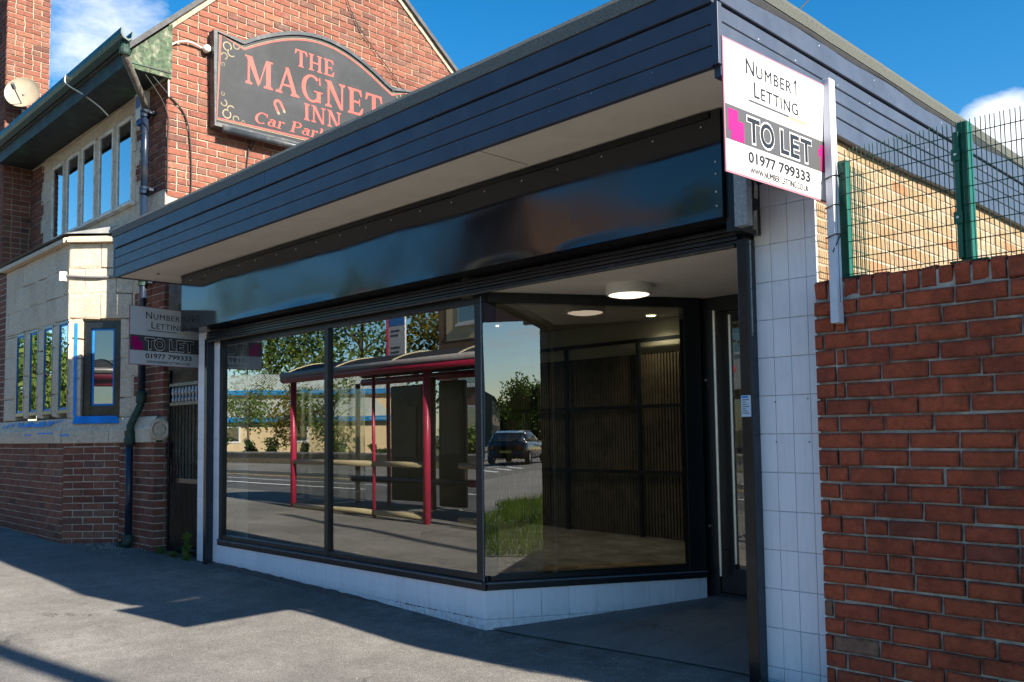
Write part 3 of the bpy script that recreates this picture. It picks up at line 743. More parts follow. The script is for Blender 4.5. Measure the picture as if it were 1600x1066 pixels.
MB().wbox(BX0 + .01, BX1 - .06, BY - .012, BY - .001, BZ1 - .035, BZ1 - .003).build('sign_box_trim', blackp, shop, bevel=.002)
rv = MB()
for i in range(19):
    x = BX0 + .2 + i * .32 + ru(-.02, .02); rv.lathe((x, BY - .004 + dent(x, BZ1 - .07), BZ1 - .07 + ru(-.004, .004)), [(0.0001, .004), (.005, .003), (.006, 0)], 8, axis=(0, -1, 0))
for z in (2.36, 2.43, 2.52, 2.58): rv.lathe((BX1 - .03, BY - .003, z), [(0.0001, .004), (.005, .003), (.006, 0)], 8, axis=(0, -1, 0))
o = rv.build('rivet', steel, shop); o['kind'] = 'stuff'
# galvanised upright next to the box, above the guide
MB().wbox(-2.235, -2.165, 3.70, 3.75, 2.235, 2.84).build('steel_upright', galv, shop, bevel=.004)
MB().wbox(-2.306, -2.236, 3.745, FY - .001, 2.228, 2.84).build('box_end_panel', blackp, shop, bevel=.004)
MB().tube([(-2.17, 3.80, 2.475), (-2.03, 3.83, 2.50), (-1.965, 3.90, 2.535), (-1.955, 3.96, 2.55)], [.036, .036, .034, .022], 12).build('blue_pipe_end', simple('blue_plastic', (0.01, 0.05, 0.16), .25, .1, 4), shop, smooth=True)
# roof: soffit, cladding boards, felt edge
RX0, RX1, RY = -8.86, -2.04, 3.27
MB().wbox(RX0 + .02, RX1 - .02, RY + .02, FY + 0.06, 2.846, 2.87).build('soffit', soffit_m, shop)
MB().wbox(-3.6, -3.593, RY + .02, FY - .26, 2.8445, 2.8458).build('soffit_joint', simple('joint', (.3, .27, .24), .8), shop)
MB().lathe((-8.4, 3.5, 2.845), [(.014, 0), (.012, -.01), (.0001, -.012)], 12).build('soffit_fixing', grey_pl, shop)
RF = Pl((0, RY, 0), (1, 0)); RS = Pl((RX1, 0, 0), (0, 1)); RL = Pl((RX0, 0, 0), (0, -1))
bz = [2.838, 2.934, 3.030, 3.118]
def board(P, a0, a1, z0, z1, par=shop, sag=None, pr=0.0):
    n = 12 if sag else 1; mb = MB()
    for i in range(n):
        q0 = a0 + (a1 - a0) * i / n; q1 = a0 + (a1 - a0) * (i + 1) / n
        s0 = sag(q0) if sag else 0; s1 = sag(q1) if sag else 0
        # slightly tongue profiled: bottom lip proud, top tucked
        k = len(mb.v)
        for (q, s) in ((q0, s0), (q1, s1)):
            mb.v += [tuple(P.p(q, -.02, z0 + s)), tuple(P.p(q, pr + .009, z0 + s)), tuple(P.p(q, pr + .012, z0 + .003 + s)), tuple(P.p(q, pr + .012, z1 - .007 + s)), tuple(P.p(q, pr + .006, z1 - .0035 + s)), tuple(P.p(q, -.02, z1 - .0025 + s))]
        for e in range(6):
            g = (e + 1) % 6; mb.f.append((k + e, k + 6 + e, k + 6 + g, k + g)); mb.mi.append(0)
        if i == 0: mb.f.append(tuple(k + e for e in range(6))); mb.mi.append(0)
        if i == n - 1: mb.f.append(tuple(k + 6 + e for e in reversed(range(6)))); mb.mi.append(0)
    return mb.build('cladding_board', navy, par)
for i in range(3):
    for a0, a1 in ((RX0 + .012, -7.752), (-7.748, RX1 - .014)): board(RF, a0, a1, bz[i], bz[i + 1])
for a0, a1 in ((RX0 + .004, -5.902), (-5.898, RX1 - .004)): board(RF, a0, a1, 3.122, 3.236, pr=.012)
fx = MB(); rr_ = random.Random(9)
for i in range(46):
    x = RX0 + .15 + rr_.random() * 6.5; z = rr_.choice(bz[:3]) + .075 + rr_.uniform(-.01, .01); fx.lathe((x, RY - .0125, z), [(.0001, .0015), (.0035, 0)], 7, axis=(0, -1, 0))
for i in range(20):
    y = RY + .1 + rr_.random() * 5; z = rr_.choice((3.2, 3.06, 2.98)); fx.lathe((RX1 + .0125 + (.012 if z > 3.1 else 0), y, z), [(.0001, .0015), (.004, 0)], 7, axis=(1, 0, 0))
fx.build('nail_head', galv, shop)['kind'] = 'stuff'
def sg(a): return 0.022 * mnoise.noise(Vector((a * .9, 0, 0))) - .012 * max(0, math.sin((a - 3.9) * 1.15))
sb = [2.795, 2.888, 2.968, 3.045, 3.118]
for i in range(4): board(RS, RY + .014, 9.6, sb[i], sb[i + 1], sag=(lambda a, k=i: sg(a) * (1 - k / 4.0) * (1 if a > 4.2 else .2)) )
board(RS, RY + .004, 9.6, 3.122, 3.240, pr=.012)
for i in range(3): board(RL, -9.0, -RY - .014, bz[i], bz[i + 1])
board(RL, -9.0, -RY - .004, 3.122, 3.236, pr=.012)
MB().wbox(RX1 - .012, RX1 + .022, RY - .016, RY + .018, 2.842, 3.118).build('corner_trim', navy, shop, bevel=.002)
MB().wbox(RX0 - .02, RX0 + .012, RY - .015, RY + .018, 2.842, 3.118).build('corner_trim', navy, shop, bevel=.002)
def feltstrip(P, a0, a1, zb, zt, mat, drip=0.0):
    mb = MB(); n = int((a1 - a0) / .06)
    for i in range(n + 1):
        q = a0 + (a1 - a0) * i / n
        w = .0035 * mnoise.noise(Vector((q * 5, 1, 2))); lo = zb - drip * (0.5 + mnoise.noise(Vector((q * 1.3, 5, 2)))) 
        mb.v += [tuple(P.p(q, -.02, lo)), tuple(P.p(q, .030 + w, lo)), tuple(P.p(q, .034 + w, zt - .03)), tuple(P.p(q, .024 + w, zt - .006)), tuple(P.p(q, 0, zt + w)), tuple(P.p(q, -.3, zt - .01))]
        if i:
            k = (i - 1) * 6
            for e in range(5): mb.f.append((k + e, k + 6 + e, k + 7 + e, k + 1 + e)); mb.mi.append(0)
    return mb.build('roof_felt_edge', mat, shop)
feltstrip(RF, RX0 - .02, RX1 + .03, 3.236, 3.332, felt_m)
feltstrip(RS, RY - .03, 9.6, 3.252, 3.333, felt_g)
feltstrip(Pl((RX1 - .004, 0, 0), (0, 1)), RY - .02, 9.6, 3.238, 3.27, bitumen, drip=.035)
MB().wbox(RX0 + .1, RX1 - .1, RY + .1, 9.6, 3.2, 3.28).build('roof', felt_m, shop)
# side wall in buff brick (+X face)
SWX = -2.075; SW = Pl((SWX, 0, 0), (0, 1))
MB().wbox(SWX - .10, SWX, 4.18, 9.6, -0.1, 2.83).build('side_wall', mortar_l, shop)
MB().wbox(-2.074, FX1 - .002, FY + .0115, 4.20, -0.1, 2.80).build('pier_return', mortar_l, shop)
bb = Bricks('brick', buff_brick, shop, 300)
bb.wall(SW, 1.75, 2.83, lambda a, b: [(4.2, 9.4)], h=.0745, L=.235, joint=.010, depth=.05, proud=.006)
bb.wall(Pl((FX1, 0, 0), (0, 1)), 1.6, 2.80, lambda a, b: [(FY + .012, 4.2)], h=.0745, L=.188, joint=.010, depth=.05, proud=.004)
bb.flush()
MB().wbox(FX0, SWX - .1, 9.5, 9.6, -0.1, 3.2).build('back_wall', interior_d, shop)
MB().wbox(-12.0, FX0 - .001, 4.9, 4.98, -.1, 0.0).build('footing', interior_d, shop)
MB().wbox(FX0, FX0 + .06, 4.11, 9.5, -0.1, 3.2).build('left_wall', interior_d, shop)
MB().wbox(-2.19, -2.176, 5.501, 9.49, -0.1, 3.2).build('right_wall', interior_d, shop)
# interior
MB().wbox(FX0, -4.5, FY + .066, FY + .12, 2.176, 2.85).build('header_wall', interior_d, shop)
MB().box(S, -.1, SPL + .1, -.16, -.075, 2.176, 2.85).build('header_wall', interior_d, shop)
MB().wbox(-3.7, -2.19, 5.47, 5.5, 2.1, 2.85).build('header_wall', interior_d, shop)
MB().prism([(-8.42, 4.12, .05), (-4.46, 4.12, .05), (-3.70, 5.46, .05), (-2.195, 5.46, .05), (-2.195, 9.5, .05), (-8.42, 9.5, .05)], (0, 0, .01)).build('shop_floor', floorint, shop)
# keep the porch floor above the interior floor level out of the porch
MB().wbox(FX0 + .06, -4.76, FY + .165, 9.49, 2.51, 2.53).build('interior_ceiling', interior_w, shop)
MB().wbox(-4.76, -2.195, 5.46, 9.49, 2.5105, 2.5305).build('interior_ceiling', interior_w, shop)
MB().wbox(FX0 + .06, -2.19, 7.98, 8.02, 0.06, 2.508).build('partition_wall', interior_w, shop)
sl = MB()
for i in range(150): x = -8.38 + i * .041; sl.wbox(x, x + .024, 7.945, 7.969, .07, 2.12)
MB().wbox(FX0 + .07, -2.2, 7.97, 7.979, .061, 2.13).build('slat_backing', simple('slat_backing', (.05, .045, .04), .9), shop)
o = sl.build('slat', slat_m, shop); o['kind'] = 'stuff'
gr = MB()
for x in (-8.2, -7.66, -7.09, -6.02, -5.36, -4.6, -3.6): gr.wbox(x - .02, x + .02, 7.86, 7.9, .06, 2.27)
for z in (.06, .80, 1.52, 2.25): gr.wbox(-8.35, -2.2, 7.861, 7.899, z, z + .04)
gr.build('glazed_screen', blackm, shop)
MB().wbox(-8.18, -7.84, 4.135, 4.155, .06, 2.17).build('window_reveal_panel', plast_w, shop, label='pale panel behind the left window')
for i, (x, y) in enumerate(((-5.19, 6.45), (-5.70, 7.70), (-5.74, 6.58), (-7.4, 5.6), (-7.4, 7.0), (-3.4, 6.6))):
    dl = thing('downlight', 'glowing round downlight in the shop ceiling, ' + ('middle one behind the splayed window', 'rightmost behind the splayed window', 'leftmost behind the splayed window', 'nearest behind the left pane', 'farthest behind the left pane', 'behind the door')[i], 'downlight', (x, y, 2.508), group='downlights in the shop ceiling')
    MB().lathe((x, y, 2.508), [(0.06, 0), (.06, -.006), (.05, -.007)], 20).build('bezel', plast_w, dl)
    MB().lathe((x, y, 2.502), [(0.0001, 0), (.05, 0)], 20).build('diffuser', spot_m, dl)
    ld = bpy.data.lights.new('downlight_lamp', 'SPOT'); ld.energy = 9; ld.spot_size = 2.4; ld.spot_blend = 0.8; ld.color = (1, .85, .6); ld.shadow_soft_size = .05
    lo = bpy.data.objects.new('downlight_lamp', ld); col.objects.link(lo); lo.parent = dl; lo.location = (0, 0, -.02)
pl = thing('ceiling_lamp', 'round white bulkhead lamp fixed to the porch ceiling, lit', 'ceiling lamp', (-3.50, 4.50, 2.20))
MB().lathe((-3.50, 4.50, 2.206), [(.148, 0), (.150, -.01), (.150, -.058), (.143, -.066), (.13, -.066)], 48).build('lamp_body', plast_w, pl, smooth=False)
MB().lathe((-3.50, 4.50, 2.140), [(.132, .004), (.128, -.002), (.09, -.011), (.0001, -.014)], 48).build('lamp_diffuser', lamp_m, pl, smooth=True)

# ------------------------------------------------------------------ letting boards
def letting_board(label, P, W, H, post=None, group='letting boards'):
    b = thing('letting_board', label, 'sign', tuple(P.p(0, 0, 0)), group=group)
    MB().box(P, 0, W, -.006, 0, 0, H).build('panel', pink_e, b)
    MB().box(P, .008, W - .008, .0002, .0012, .008, H - .008).build('face', white_p, b)
    MB().box(P, .0085, W - .0085, .0014, .0022, H * .245, H * .505).build('grey_band', grey_b, b)
    d = .0024
    mg = MB(); 
    mg.box(P, W * .03, W * .115, d, d + .0006, H * .40, H * .475); mg.box(P, W * .03, W * .165, d + .0001, d + .0007, H * .315, H * .3999)
    mg.box(P, W * .05, W * .165, d, d + .0006, H * .25, H * .3149)
    mg.box(P, W * .90, W * .925, d, d + .0006, H * .37, H * .43); mg.box(P, W * .925, W * .97, d, d + .0006, H * .25, H * .47)
    mg.box(P, W * .945, W * .985, d, d + .0005, H * .2501, H * .33)
    mg.build('magenta_shape', magenta, b)['kind'] = 'stuff'
    def row(name, txt, a, z, h, w, mat=black_i, off=0.0, dd=d, **k): return text_on(name, txt, P, W * a, H * z, dd, H * h, mat, b, width=W * w, off=off, **k)
    row('lettering', 'N', .20, .795, .125, .075, off=-.0001); row('lettering', 'UMBER', .295, .795, .098, .34, off=0.0, spacing=1.15); MB().box(P, W * .678, W * .687, d, d + .0006, H * .795, H * .920).build('lettering', black_i, b); MB().prism([P.p(W * .6779, d, H * .920), P.p(W * .6779, d, H * .895), P.p(W * .660, d, H * .875), P.p(W * .660, d, H * .890)], P.n * .0006).build('lettering', black_i, b)
    row('lettering', 'L', .27, .635, .125, .05, off=-.0001); row('lettering', 'ETTING', .335, .635, .098, .36, off=0.0, spacing=1.12)
    MB().box(P, W * .22, W * .60, d, d + .0005, H * .590, H * .604).build('underline', grey_b, b); MB().box(P, W * .605, W * .77, d, d + .0005, H * .586, H * .600).build('underline', yellow_i, b)
    for t_, a, w in (('T', .195, .112), ('O', .313, .128), ('L', .505, .080), ('E', .603, .088), ('T', .708, .112)):
        row('letter_outline', t_, a - .006, .283 - .006, .185 + .012, w + .012, mat=white_p, off=.0085, dd=d + .0008)
        row('lettering', t_, a, .283, .185, w, off=.0028, dd=d + .0022)
    row('lettering', '01977', .20, .125, .082, .255, off=.0012); row('lettering', '799333', .485, .125, .082, .315, off=.0012)
    row('lettering', 'WWW.NUMBER1LETTING.CO.UK', .215, .040, .050, .565, off=.0)
    return b
# right board: sunlit, fixed to a batten
RB = Pl((-1.905, 3.100, 2.312), (0.05, 1)); 
rb = letting_board('sunlit TO LET board on a white batten, in front of the navy roof corner', RB, 0.815, 0.565)
def bp(dx, dy, z):
    f = (z - 1.735) / 1.17
    return (-1.812 - .063 * f + dx, 3.778 + .132 * f + dy, z)
bt = MB(); w_, t_ = .037, .056
bt.quadbox([bp(0, 0, 1.735), bp(w_, 0, 1.735), bp(w_, t_, 1.735), bp(0, t_, 1.735), bp(0, 0, 2.905), bp(w_, 0, 2.905), bp(w_, t_, 2.905), bp(0, t_, 2.905)])
bt.build('batten', batten_m, rb, bevel=.003)
MB().tube([bp(w_ + .0005, .026, 1.83), bp(w_ + .0005, .026, 2.42)], .0015, 5).build('batten_groove', grey_b, rb)
for z in (2.42, 2.28, 2.14):
    MB().tube([bp(-.005, -.005, z - .012), bp(.02, -.005, z - .004), bp(w_ + .004, .004, z + .004), bp(w_ + .004, .055, z + .012), (-1.79, 3.90, z + .02), (-1.80, 3.925, z + .022)], .003, 6).build('cable_tie', cable_m, rb)
MB().tube([bp(w_ + .004, .05, 2.15), bp(w_ + .003, .008, 2.10), bp(.025, -.004, 2.06)], .0028, 6).build('cable_tie', cable_m, rb)
# left board
LB = Pl((-8.53, 3.285, 1.968), (-0.22, 1)); LB.u = Vector((-.2149, .9766, 0)); LB.n = Vector((.9766, .2149, 0))
letting_board('shaded TO LET board hanging above the black iron gate', LB, 0.875, 0.572)

# ------------------------------------------------------------------ boundary wall right
bw = thing('boundary_wall', 'red brick boundary wall with brick-on-edge coping, under the green mesh fence', 'wall', (-1.92, 3.84, 0))
BW = Pl((0, 3.84, 0), (1, 0)); WT = 1.946
mm = MB(); nx_, nz_ = 190, 130
for j in range(nz_ + 1):
    for i in range(nx_ + 1):
        x = -1.915 + 3.4 * i / nx_; z = -.1 + (WT - .02 + .1) * j / nz_
        nn = mnoise.noise(Vector((x * 6, z * 7, 1.7))) + .6 * mnoise.noise(Vector((x * 21, z * 23, 4.2)))
        mm.v.append((x, 3.8495 + .0085 * max(0, min(1.6, .55 + nn)), z))
for j in range(nz_):
    for i in range(nx_):
        a_ = j * (nx_ + 1) + i; mm.f.append((a_, a_ + 1, a_ + nx_ + 2, a_ + nx_ + 1)); mm.mi.append(0)
mm.build('mortar_face', mortar_d, bw)
MB().wbox(-1.910, 8.0, 3.866, 4.065, -.1, WT - .098).wbox(-1.905, 8.0, 3.866, 4.06, WT - .0979, WT - .014).build('mortar_core', mortar_d, bw)
bb = Bricks('brick', wall_brick, bw, 285, TPLW)
h = .075
def wallcourses():
    z = WT - .098; k = 0
    while z > -.1:
        a = -1.925
        if k % 2: seq = [.10]; 
        else: seq = []
        if rnd() < .25: seq = seq + [.045]
        j = 0
        while a < 8.0:
            L = seq[j] if j < len(seq) else (.205 if rnd() > .08 else .10)
            L += ru(-.004, .004)
            bb.add(BW, a + .0052 + ru(-.001, .001), a + L - .0052 + ru(-.001, .001), z - h + .0050 + ru(-.002, .002), z - .0045 + ru(-.0015, .0015),   .06, .003)
            a += L; j += 1
        z -= h; k += 1
wallcourses()
a = -1.920
while a < 8.0:
    w = ru(.064, .072)
    bb.add(BW, a + .0035, a + w - .0035, WT - .0955 + ru(-.002, .002), WT + ru(-.006, .003), .235, .004 + ru(-.003, .003)); a += w
bb.flush()

# ------------------------------------------------------------------ mesh fence
fn = thing('mesh_fence', 'green welded mesh security fence standing on the brick boundary wall', 'fence', (-1.8, 3.9, WT))
FYY = 3.905; z0, z1 = WT + .01, 2.475
def post(x):
    p = MB().wbox(x - .012, x + .036, FYY + .006, FYY + .066, WT, 2.545).build('post', green_m, fn, bevel=.004)
    MB().wbox(x - .05, x + .10, FYY - .02, FYY + .11, WT + .001, WT + .009).build('foot_plate', green_m, p, bevel=.002)
    MB().wbox(x - .016, x + .004, FYY - .016, FYY - .005, WT + .02, 2.50).build('clamp_bar', green_m, p, bevel=.002)
    for z in (2.40, 2.135):
        MB().wbox(x - .024, x + .010, FYY - .026, FYY - .0165, z - .025, z + .025).build('clamp', green_m, p, bevel=.002)
        MB().lathe((x - .006, FYY - .0265, z), [(0.0001, .006), (.006, .006), (.007, 0)], 6, axis=(0, -1, 0)).build('clamp_bolt', steel, p)
for x in (-1.285, -.30, .7): post(x)
mpost = MB().wbox(-1.815, -1.775, FYY + .006, FYY + .05, WT, 2.50).build('post', green_m, fn, bevel=.004)
MB().wbox(-1.83, -1.69, FYY - .02, FYY + .11, WT + .001, WT + .009).build('foot_plate', green_m, mpost, bevel=.002)
vm = MB().tube([(0, 0, 0), (0, 0, .60)], .0022, 5).mesh('wire', wire_m); hm = MB().tube([(0, 0, 0), (1, 0, 0)], .0024, 5).mesh('wire', wire_m)
i = 0; x = -1.775
while x < .65:
    o = bpy.data.objects.new('wire', vm); col.objects.link(o); o.parent = fn; o.location = Vector((x, FYY, WT + .005)) - WLOC[fn.name]; o.scale = (1, 1, (.595 + (.0) ) / .6)
    o.rotation_euler = (0, ru(-.004, .004), 0); x += .0186
for i in range(8):
    z = WT + .018 + i * .0745
    if z > 2.50: break
    o = bpy.data.objects.new('wire', hm); col.objects.link(o); o.parent = fn; o.location = Vector((-1.80, FYY - .004, z)) - WLOC[fn.name]; o.scale = (2.5, 1, 1)
# return panel towards the shop side wall, running back
y = 3.93
while y < 4.16:
    o = bpy.data.objects.new('wire', vm); col.objects.link(o); o.parent = fn; o.location = Vector((-1.80 + .0, y, WT - .05)) - WLOC[fn.name]; y += .022
for i in range(8):
    o = bpy.data.objects.new('wire', hm); col.objects.link(o); o.parent = fn; o.location = Vector((-1.80, 3.93, WT + .0 + i * .0745)) - WLOC[fn.name]; o.rotation_euler = (0, 0, math.pi / 2); o.scale = (.24, 1, 1)
# low wall carrying the return panel and ground behind
MB().wbox(-1.86, -1.64, 3.99, 5.2, -.1, WT - .30).build('return_wall', mortar_d, bw)

# ------------------------------------------------------------------ PUB
pub = thing('pub', 'red brick and cream stone inn with slate gable roof and bay window', 'pub', (-11.5, 5, 0))
GX, PY = -9.30, 3.95
G = Pl((GX, 0, 0), (0, 1)); PF = Pl((0, PY, 0), (1, 0))
def zl(y): return 5.53 + .98 * (y - 3.74)
def zrr(y): return 7.12 - .80 * (y - 7.10)
YA = (7.12 + .8 * 7.10 - 5.53 + .98 * 3.74) / 1.78; ZA = zl(YA)
# gable core
MB().prism([(GX - .008, PY + .012, 0), (GX - .008, 9.2, 0), (GX - .008, 9.2, zrr(9.2)), (GX - .008, YA, ZA), (GX - .008, PY + .012, zl(PY))], (-.25, 0, 0)).build('gable_wall', mortar_l, pub)
gb = Bricks('brick', pub_brick, pub, 300)
def gspan(z, zz):
    zm = (z + zz) / 2
    y0 = PY + .001 if zm < zl(PY) else 3.74 + (zm - 5.53) / .98
    y1 = 7.10 + (7.12 - zm) / .80
    ymax = (zm + .12 - 1.264) / .60
    y1 = min(y1, 9.1, ymax)
    y0 = max(y0, PY + .001)
    return [(y0, y1)] if y1 > y0 else []
gb.wall(G, 3.86, 8.3, gspan, h=.0785, L=.232, joint=.0125, proud=.004, a_ref=PY, flemish=False)
# pub front, upper
for x0, x1, z0, z1 in ((-14.0, -13.2, 3.0, 5.32), (-13.2, -10.22, 3.0, 3.93), (-13.2, -10.22, 5.02, 5.32), (-10.22, GX - .012, 0, 5.32)):
    MB().wbox(x0, x1, PY + .008, PY + .20, z0, z1).build('front_wall', mortar, pub)
gb.wall(PF, 3.95, 5.16, lambda z, b: [(-10.02 - (.12 if int((z - 3.95) / .235) % 2 else 0), GX - .001)], h=.0785, L=.232, joint=.0125, proud=.004, a_ref=GX, flemish=True)
gb.wall(PF, 3.80, 5.16, lambda z, b: [(-13.99, -13.40 - (.10 if int((z - 3.95) / .235) % 2 else 0))], h=.0785, L=.232, joint=.0125, proud=.004, a_ref=GX)
gb.wall(PF, 1.49, 3.20, lambda z, b: [(-9.98 - (.12 if int((z - 1.49) / .235) % 2 else 0), GX - .001)], h=.0785, L=.232, joint=.0125, proud=.004, a_ref=GX, flemish=True)
# plinth
PL = Pl((0, 3.85, 0), (1, 0)); PLG = Pl((GX, 0, 0), (0, 1)); A45 = Pl((-10.68, 3.40, 0), (1, 1)); AL = .637; BAYX = -10.68; BY_ = 3.40; BF = Pl((0, BY_, 0), (1, 0))
MB().wbox(-10.3, GX - .008, 3.858, PY + .01, -.05, 1.22).build('plinth_wall', mortar, pub)
gb.wall(PL, .06, 1.22, lambda z, b: [(-10.225, GX - .001)], h=.0785, L=.232, joint=.0125, proud=.004, a_ref=GX, flemish=True)
gb.wall(PLG, .06, 1.22, lambda z, b: [(3.851, PY + .12)], h=.0785, L=.232, joint=.0125, proud=.004, a_ref=3.85)
gb.wall(BF, .06, 1.22, lambda z, b: [(-16.0, BAYX - .001)], h=.0785, L=.232, joint=.0125, proud=.004, a_ref=-10.68)
gb.wall(A45, .0, 1.22, lambda z, b: [(.001, AL)], h=.0785, L=.232, joint=.0125, proud=.004, a_ref=0)
MB().box(BF, -16, BAYX - .004, -.6, -.008, -.05, 1.3).build('bay_wall', mortar, pub)
MB().box(A45, .003, AL + .10, -.5, -.008, -.05, 1.3).build('bay_wall', mortar, pub)
# chimney tower
TX = -13.97; TY0, TY1 = 3.58, 4.16; T = Pl((TX, 0, 0), (0, 1)); TF = Pl((0, TY0, 0), (1, 0))
MB().wbox(-15.2, TX - .008, TY0 + .008, TY1, 3.5, 9.2).build('chimney_wall', mortar_l, pub)
gb.wall(T, 3.62, 9.2, lambda z, b: [(TY0 + .001, TY1)], h=.0785, L=.232, joint=.0125, proud=.004, a_ref=TY0, flemish=True)
gb.wall(TF, 3.62, 9.2, lambda z, b: [(-14.9, TX - .001)], h=.0785, L=.232, joint=.0125, proud=.004, a_ref=TX, flemish=True)
gb.flush()
# stone
sbk = Bricks('stone', stone_m, pub, 300)
def sw(P, z0, z1, spans, hh=.18, L=.46, **k): sbk.wall(P, z0, z1, spans, h=hh, L=L, joint=.006, depth=.06, proud=k.pop('proud', .004), jit=.001, **k)
# bay stone above plinth
MB().box(Pl((0, BY_ + .03, 0), (1, 0)), -13.1, BAYX + .0, -.5, -.02, 2.62, 3.5).build('bay_wall', mortar_l, pub)
BS = Pl((0, BY_ + .03, 0), (1, 0)); AS = Pl((-10.68 + .0, 3.43, 0), (1, 1)); ASL = .735
lights = [(-12.625 + .54 * k, -12.625 + .54 * k + .345) for k in range(4)]
sw(BS, 2.63, 3.50, lambda z, b: [(-13.12, BAYX)], hh=.29, L=.62, proud=.0)
MB().box(BS, -16, -13.13, -.3, -.004, 1.3, 3.5).build('bay_wall', mortar, pub)
b2 = Bricks('brick', pub_brick, pub, 0); b2.wall(BS, 1.49, 3.5, lambda z, b: [(-15.5, -13.13)], h=.0785, L=.232, joint=.0125, proud=.004, a_ref=-13.13); b2.flush()
for i in range(5):   # mullions
    a1 = lights[i][0] if i < 4 else BAYX; a0 = lights[i - 1][1] if i else -13.12
    z = 1.52
    while z < 2.62:
        e = min(z + .27, 2.626); sbk.add(BS, a0 + .002, a1 - .002, z + .002, e - .002, .10, .002); z += .27
sw(AS, 2.63, 3.50, lambda z, b: [(0.001, ASL)], hh=.29, L=.36, proud=.0)
z = 1.50
while z < 2.62:
    e = min(z + .225, 2.626)
    sbk.add(AS, .003, .155, z + .002, e - .002, .15, .003); sbk.add(AS, .60, ASL, z + .002, e - .002, .15, .003); z += .225
MB().box(AS, .01, ASL, -.30, -.06, 2.55, 3.5).build('bay_wall', mortar_l, pub)
# quoins on pub wall right of the bay and band between storeys
for i in range(8):
    z = 1.50 + i * .235; sbk.add(PF, -10.15, -9.985 - (.12 if i % 2 else 0), z + .003, z + .232, .06, .006)
sw(PF, 3.20, 3.93, lambda z, b: [(-10.16, GX - .002)], hh=.24, L=.50, proud=.010)
sw(PF, 3.56, 3.93, lambda z, b: [(-13.98, -10.165)], hh=.185, L=.50, proud=.010)
sbk.add(G, PY + .001, PY + .30, 3.60, 3.855, .06, .012); 
# upper window surround
UZ0, UZ1 = 3.965, 5.00; ul = [(-13.01 + .5825 * k, -13.01 + .5825 * k + .465) for k in range(5)]
for i in range(6):
    a1 = ul[i][0] if i < 5 else -10.12; a0 = ul[i - 1][1] if i else -13.30
    z = UZ0
    while z < UZ1: e = min(z + .30, UZ1); sbk.add(PF, a0 + .002, a1 - .002, z + .002, e - .002, .12, .016); z += .30
for i in range(6):
    z = 3.95 + i * .235 * .88
    sbk.add(PF, -10.158, -10.025 - (.12 if i % 2 else 0), z, z + .2, .06, .004); sbk.add(PF, -13.40 - (.1 if i % 2 else 0), -13.305, z, z + .2, .06, .004)
sw(PF, 5.00, 5.20, lambda z, b: [(-13.35, -10.10)], hh=.2, L=.42, proud=.014)
sbk.flush()
# string course (moulded) on plinth
def moulding(P, a0, a1, z0, z1, out, n=None, nm='string_course'):
    L = .5; a = a0; 
    while a < a1 - .01:
        b = min(a + L + ru(-.03, .03), a1)
        if a1 - b < .12: b = a1
        pts = [P.p(a + .002, -.03, z0), P.p(a + .002, out, z0), P.p(a + .002, out, z0 + (z1 - z0) * .5), P.p(a + .002, out - .02, z0 + (z1 - z0) * .62), P.p(a + .002, out - .055, z1 - .02), P.p(a + .002, -.03, z1)]
        MB().prism(pts, P.u * (b - a - .004)).build(nm, stone_m, pub, bevel=.004); a = b
moulding(BF, -16.0, BAYX - .02, 1.222, 1.50, .03); moulding(A45, .0, AL + .02, 1.222, 1.50, .03); moulding(PL, -10.21, GX + .0, 1.222, 1.50, .035)
# scroll end of the string course
MB().lathe((GX + .002, 3.90, 1.355), [(.115, .0), (.115, .04), (.09, .05), (.07, .035), (.05, .05), (.0001, .05)], 20, axis=(1, 0, 0)).build('scroll_stop', stone_m, pub)
moulding(BS, -13.2, BAYX - .0, 3.50, 3.60, .07, nm='cornice'); moulding(AS, .0, ASL, 3.50, 3.60, .07, nm='cornice'); moulding(PF, -10.16, -9.40, 3.505, 3.575, .06, nm='cornice')
MB().poly([(-16, 3.36, 3.60), (-10.66, 3.36, 3.601), (-10.15, 3.90, 3.60), (-10.15, 3.94, 3.72), (-16, 3.94, 3.72)]).build('bay_roof', lead, pub)
# bay lights: frames, panes, tape
def casement(P, a0, a1, z0, z1, d, fr=.045, mat=blackp, tape=False, gd=.012):
    f = MB().box(P, a0, a0 + fr, d - .05, d, z0, z1).box(P, a1 - fr, a1, d - .05, d, z0, z1).box(P, a0 + fr + .0001, a1 - fr - .0001, d - .05, d - .0005, z0, z0 + fr * 1.3).box(P, a0 + fr + .0001, a1 - fr - .0001, d - .05, d - .0005, z1 - fr, z1).build('window', mat, pub, bevel=.002)
    g = d - gd; MB().quad(P.p(a0 + fr, g, z0 + fr), P.p(a1 - fr, g, z0 + fr), P.p(a1 - fr, g, z1 - fr), P.p(a0 + fr, g, z1 - fr)).build('pane', glass_old, f)
    if tape:
        t = .028; q0, q1, y0, y1 = a0 + fr - .004, a1 - fr + .004, z0 + fr * 1.3 - .005, z1 - fr + .005; dd = g + .002
        tp = MB().box(P, q0, q0 + t, dd, dd + .001, y0, y1).box(P, q1 - t, q1, dd, dd + .001, y0, y1).box(P, q0 + t, q1 - t, dd, dd + .0009, y0, y0 + t).box(P, q0 + t, q1 - t, dd, dd + .0009, y1 - t, y1)
        tp.build('masking_tape', blue_tape, f)
    return f
for a0, a1 in lights: casement(BS, a0 + .003, a1 - .003, 1.56, 2.62, .000, .034, blackp, True)
casement(AS, .16, .595, 1.53, 2.61, -.045, .085, blackp, True, .03)
MB().box(BS, -12.9, -10.70, -.35, -.34, 1.5, 2.65).build('blind_or_dark_sheet', simple('net_curtain', (.35, .35, .33), .9, .1, 3), pub)
MB().box(AS, .1, .65, -.14, -.13, 1.5, 2.62).build('blind_or_dark_sheet', MATS['net_curtain'], pub)
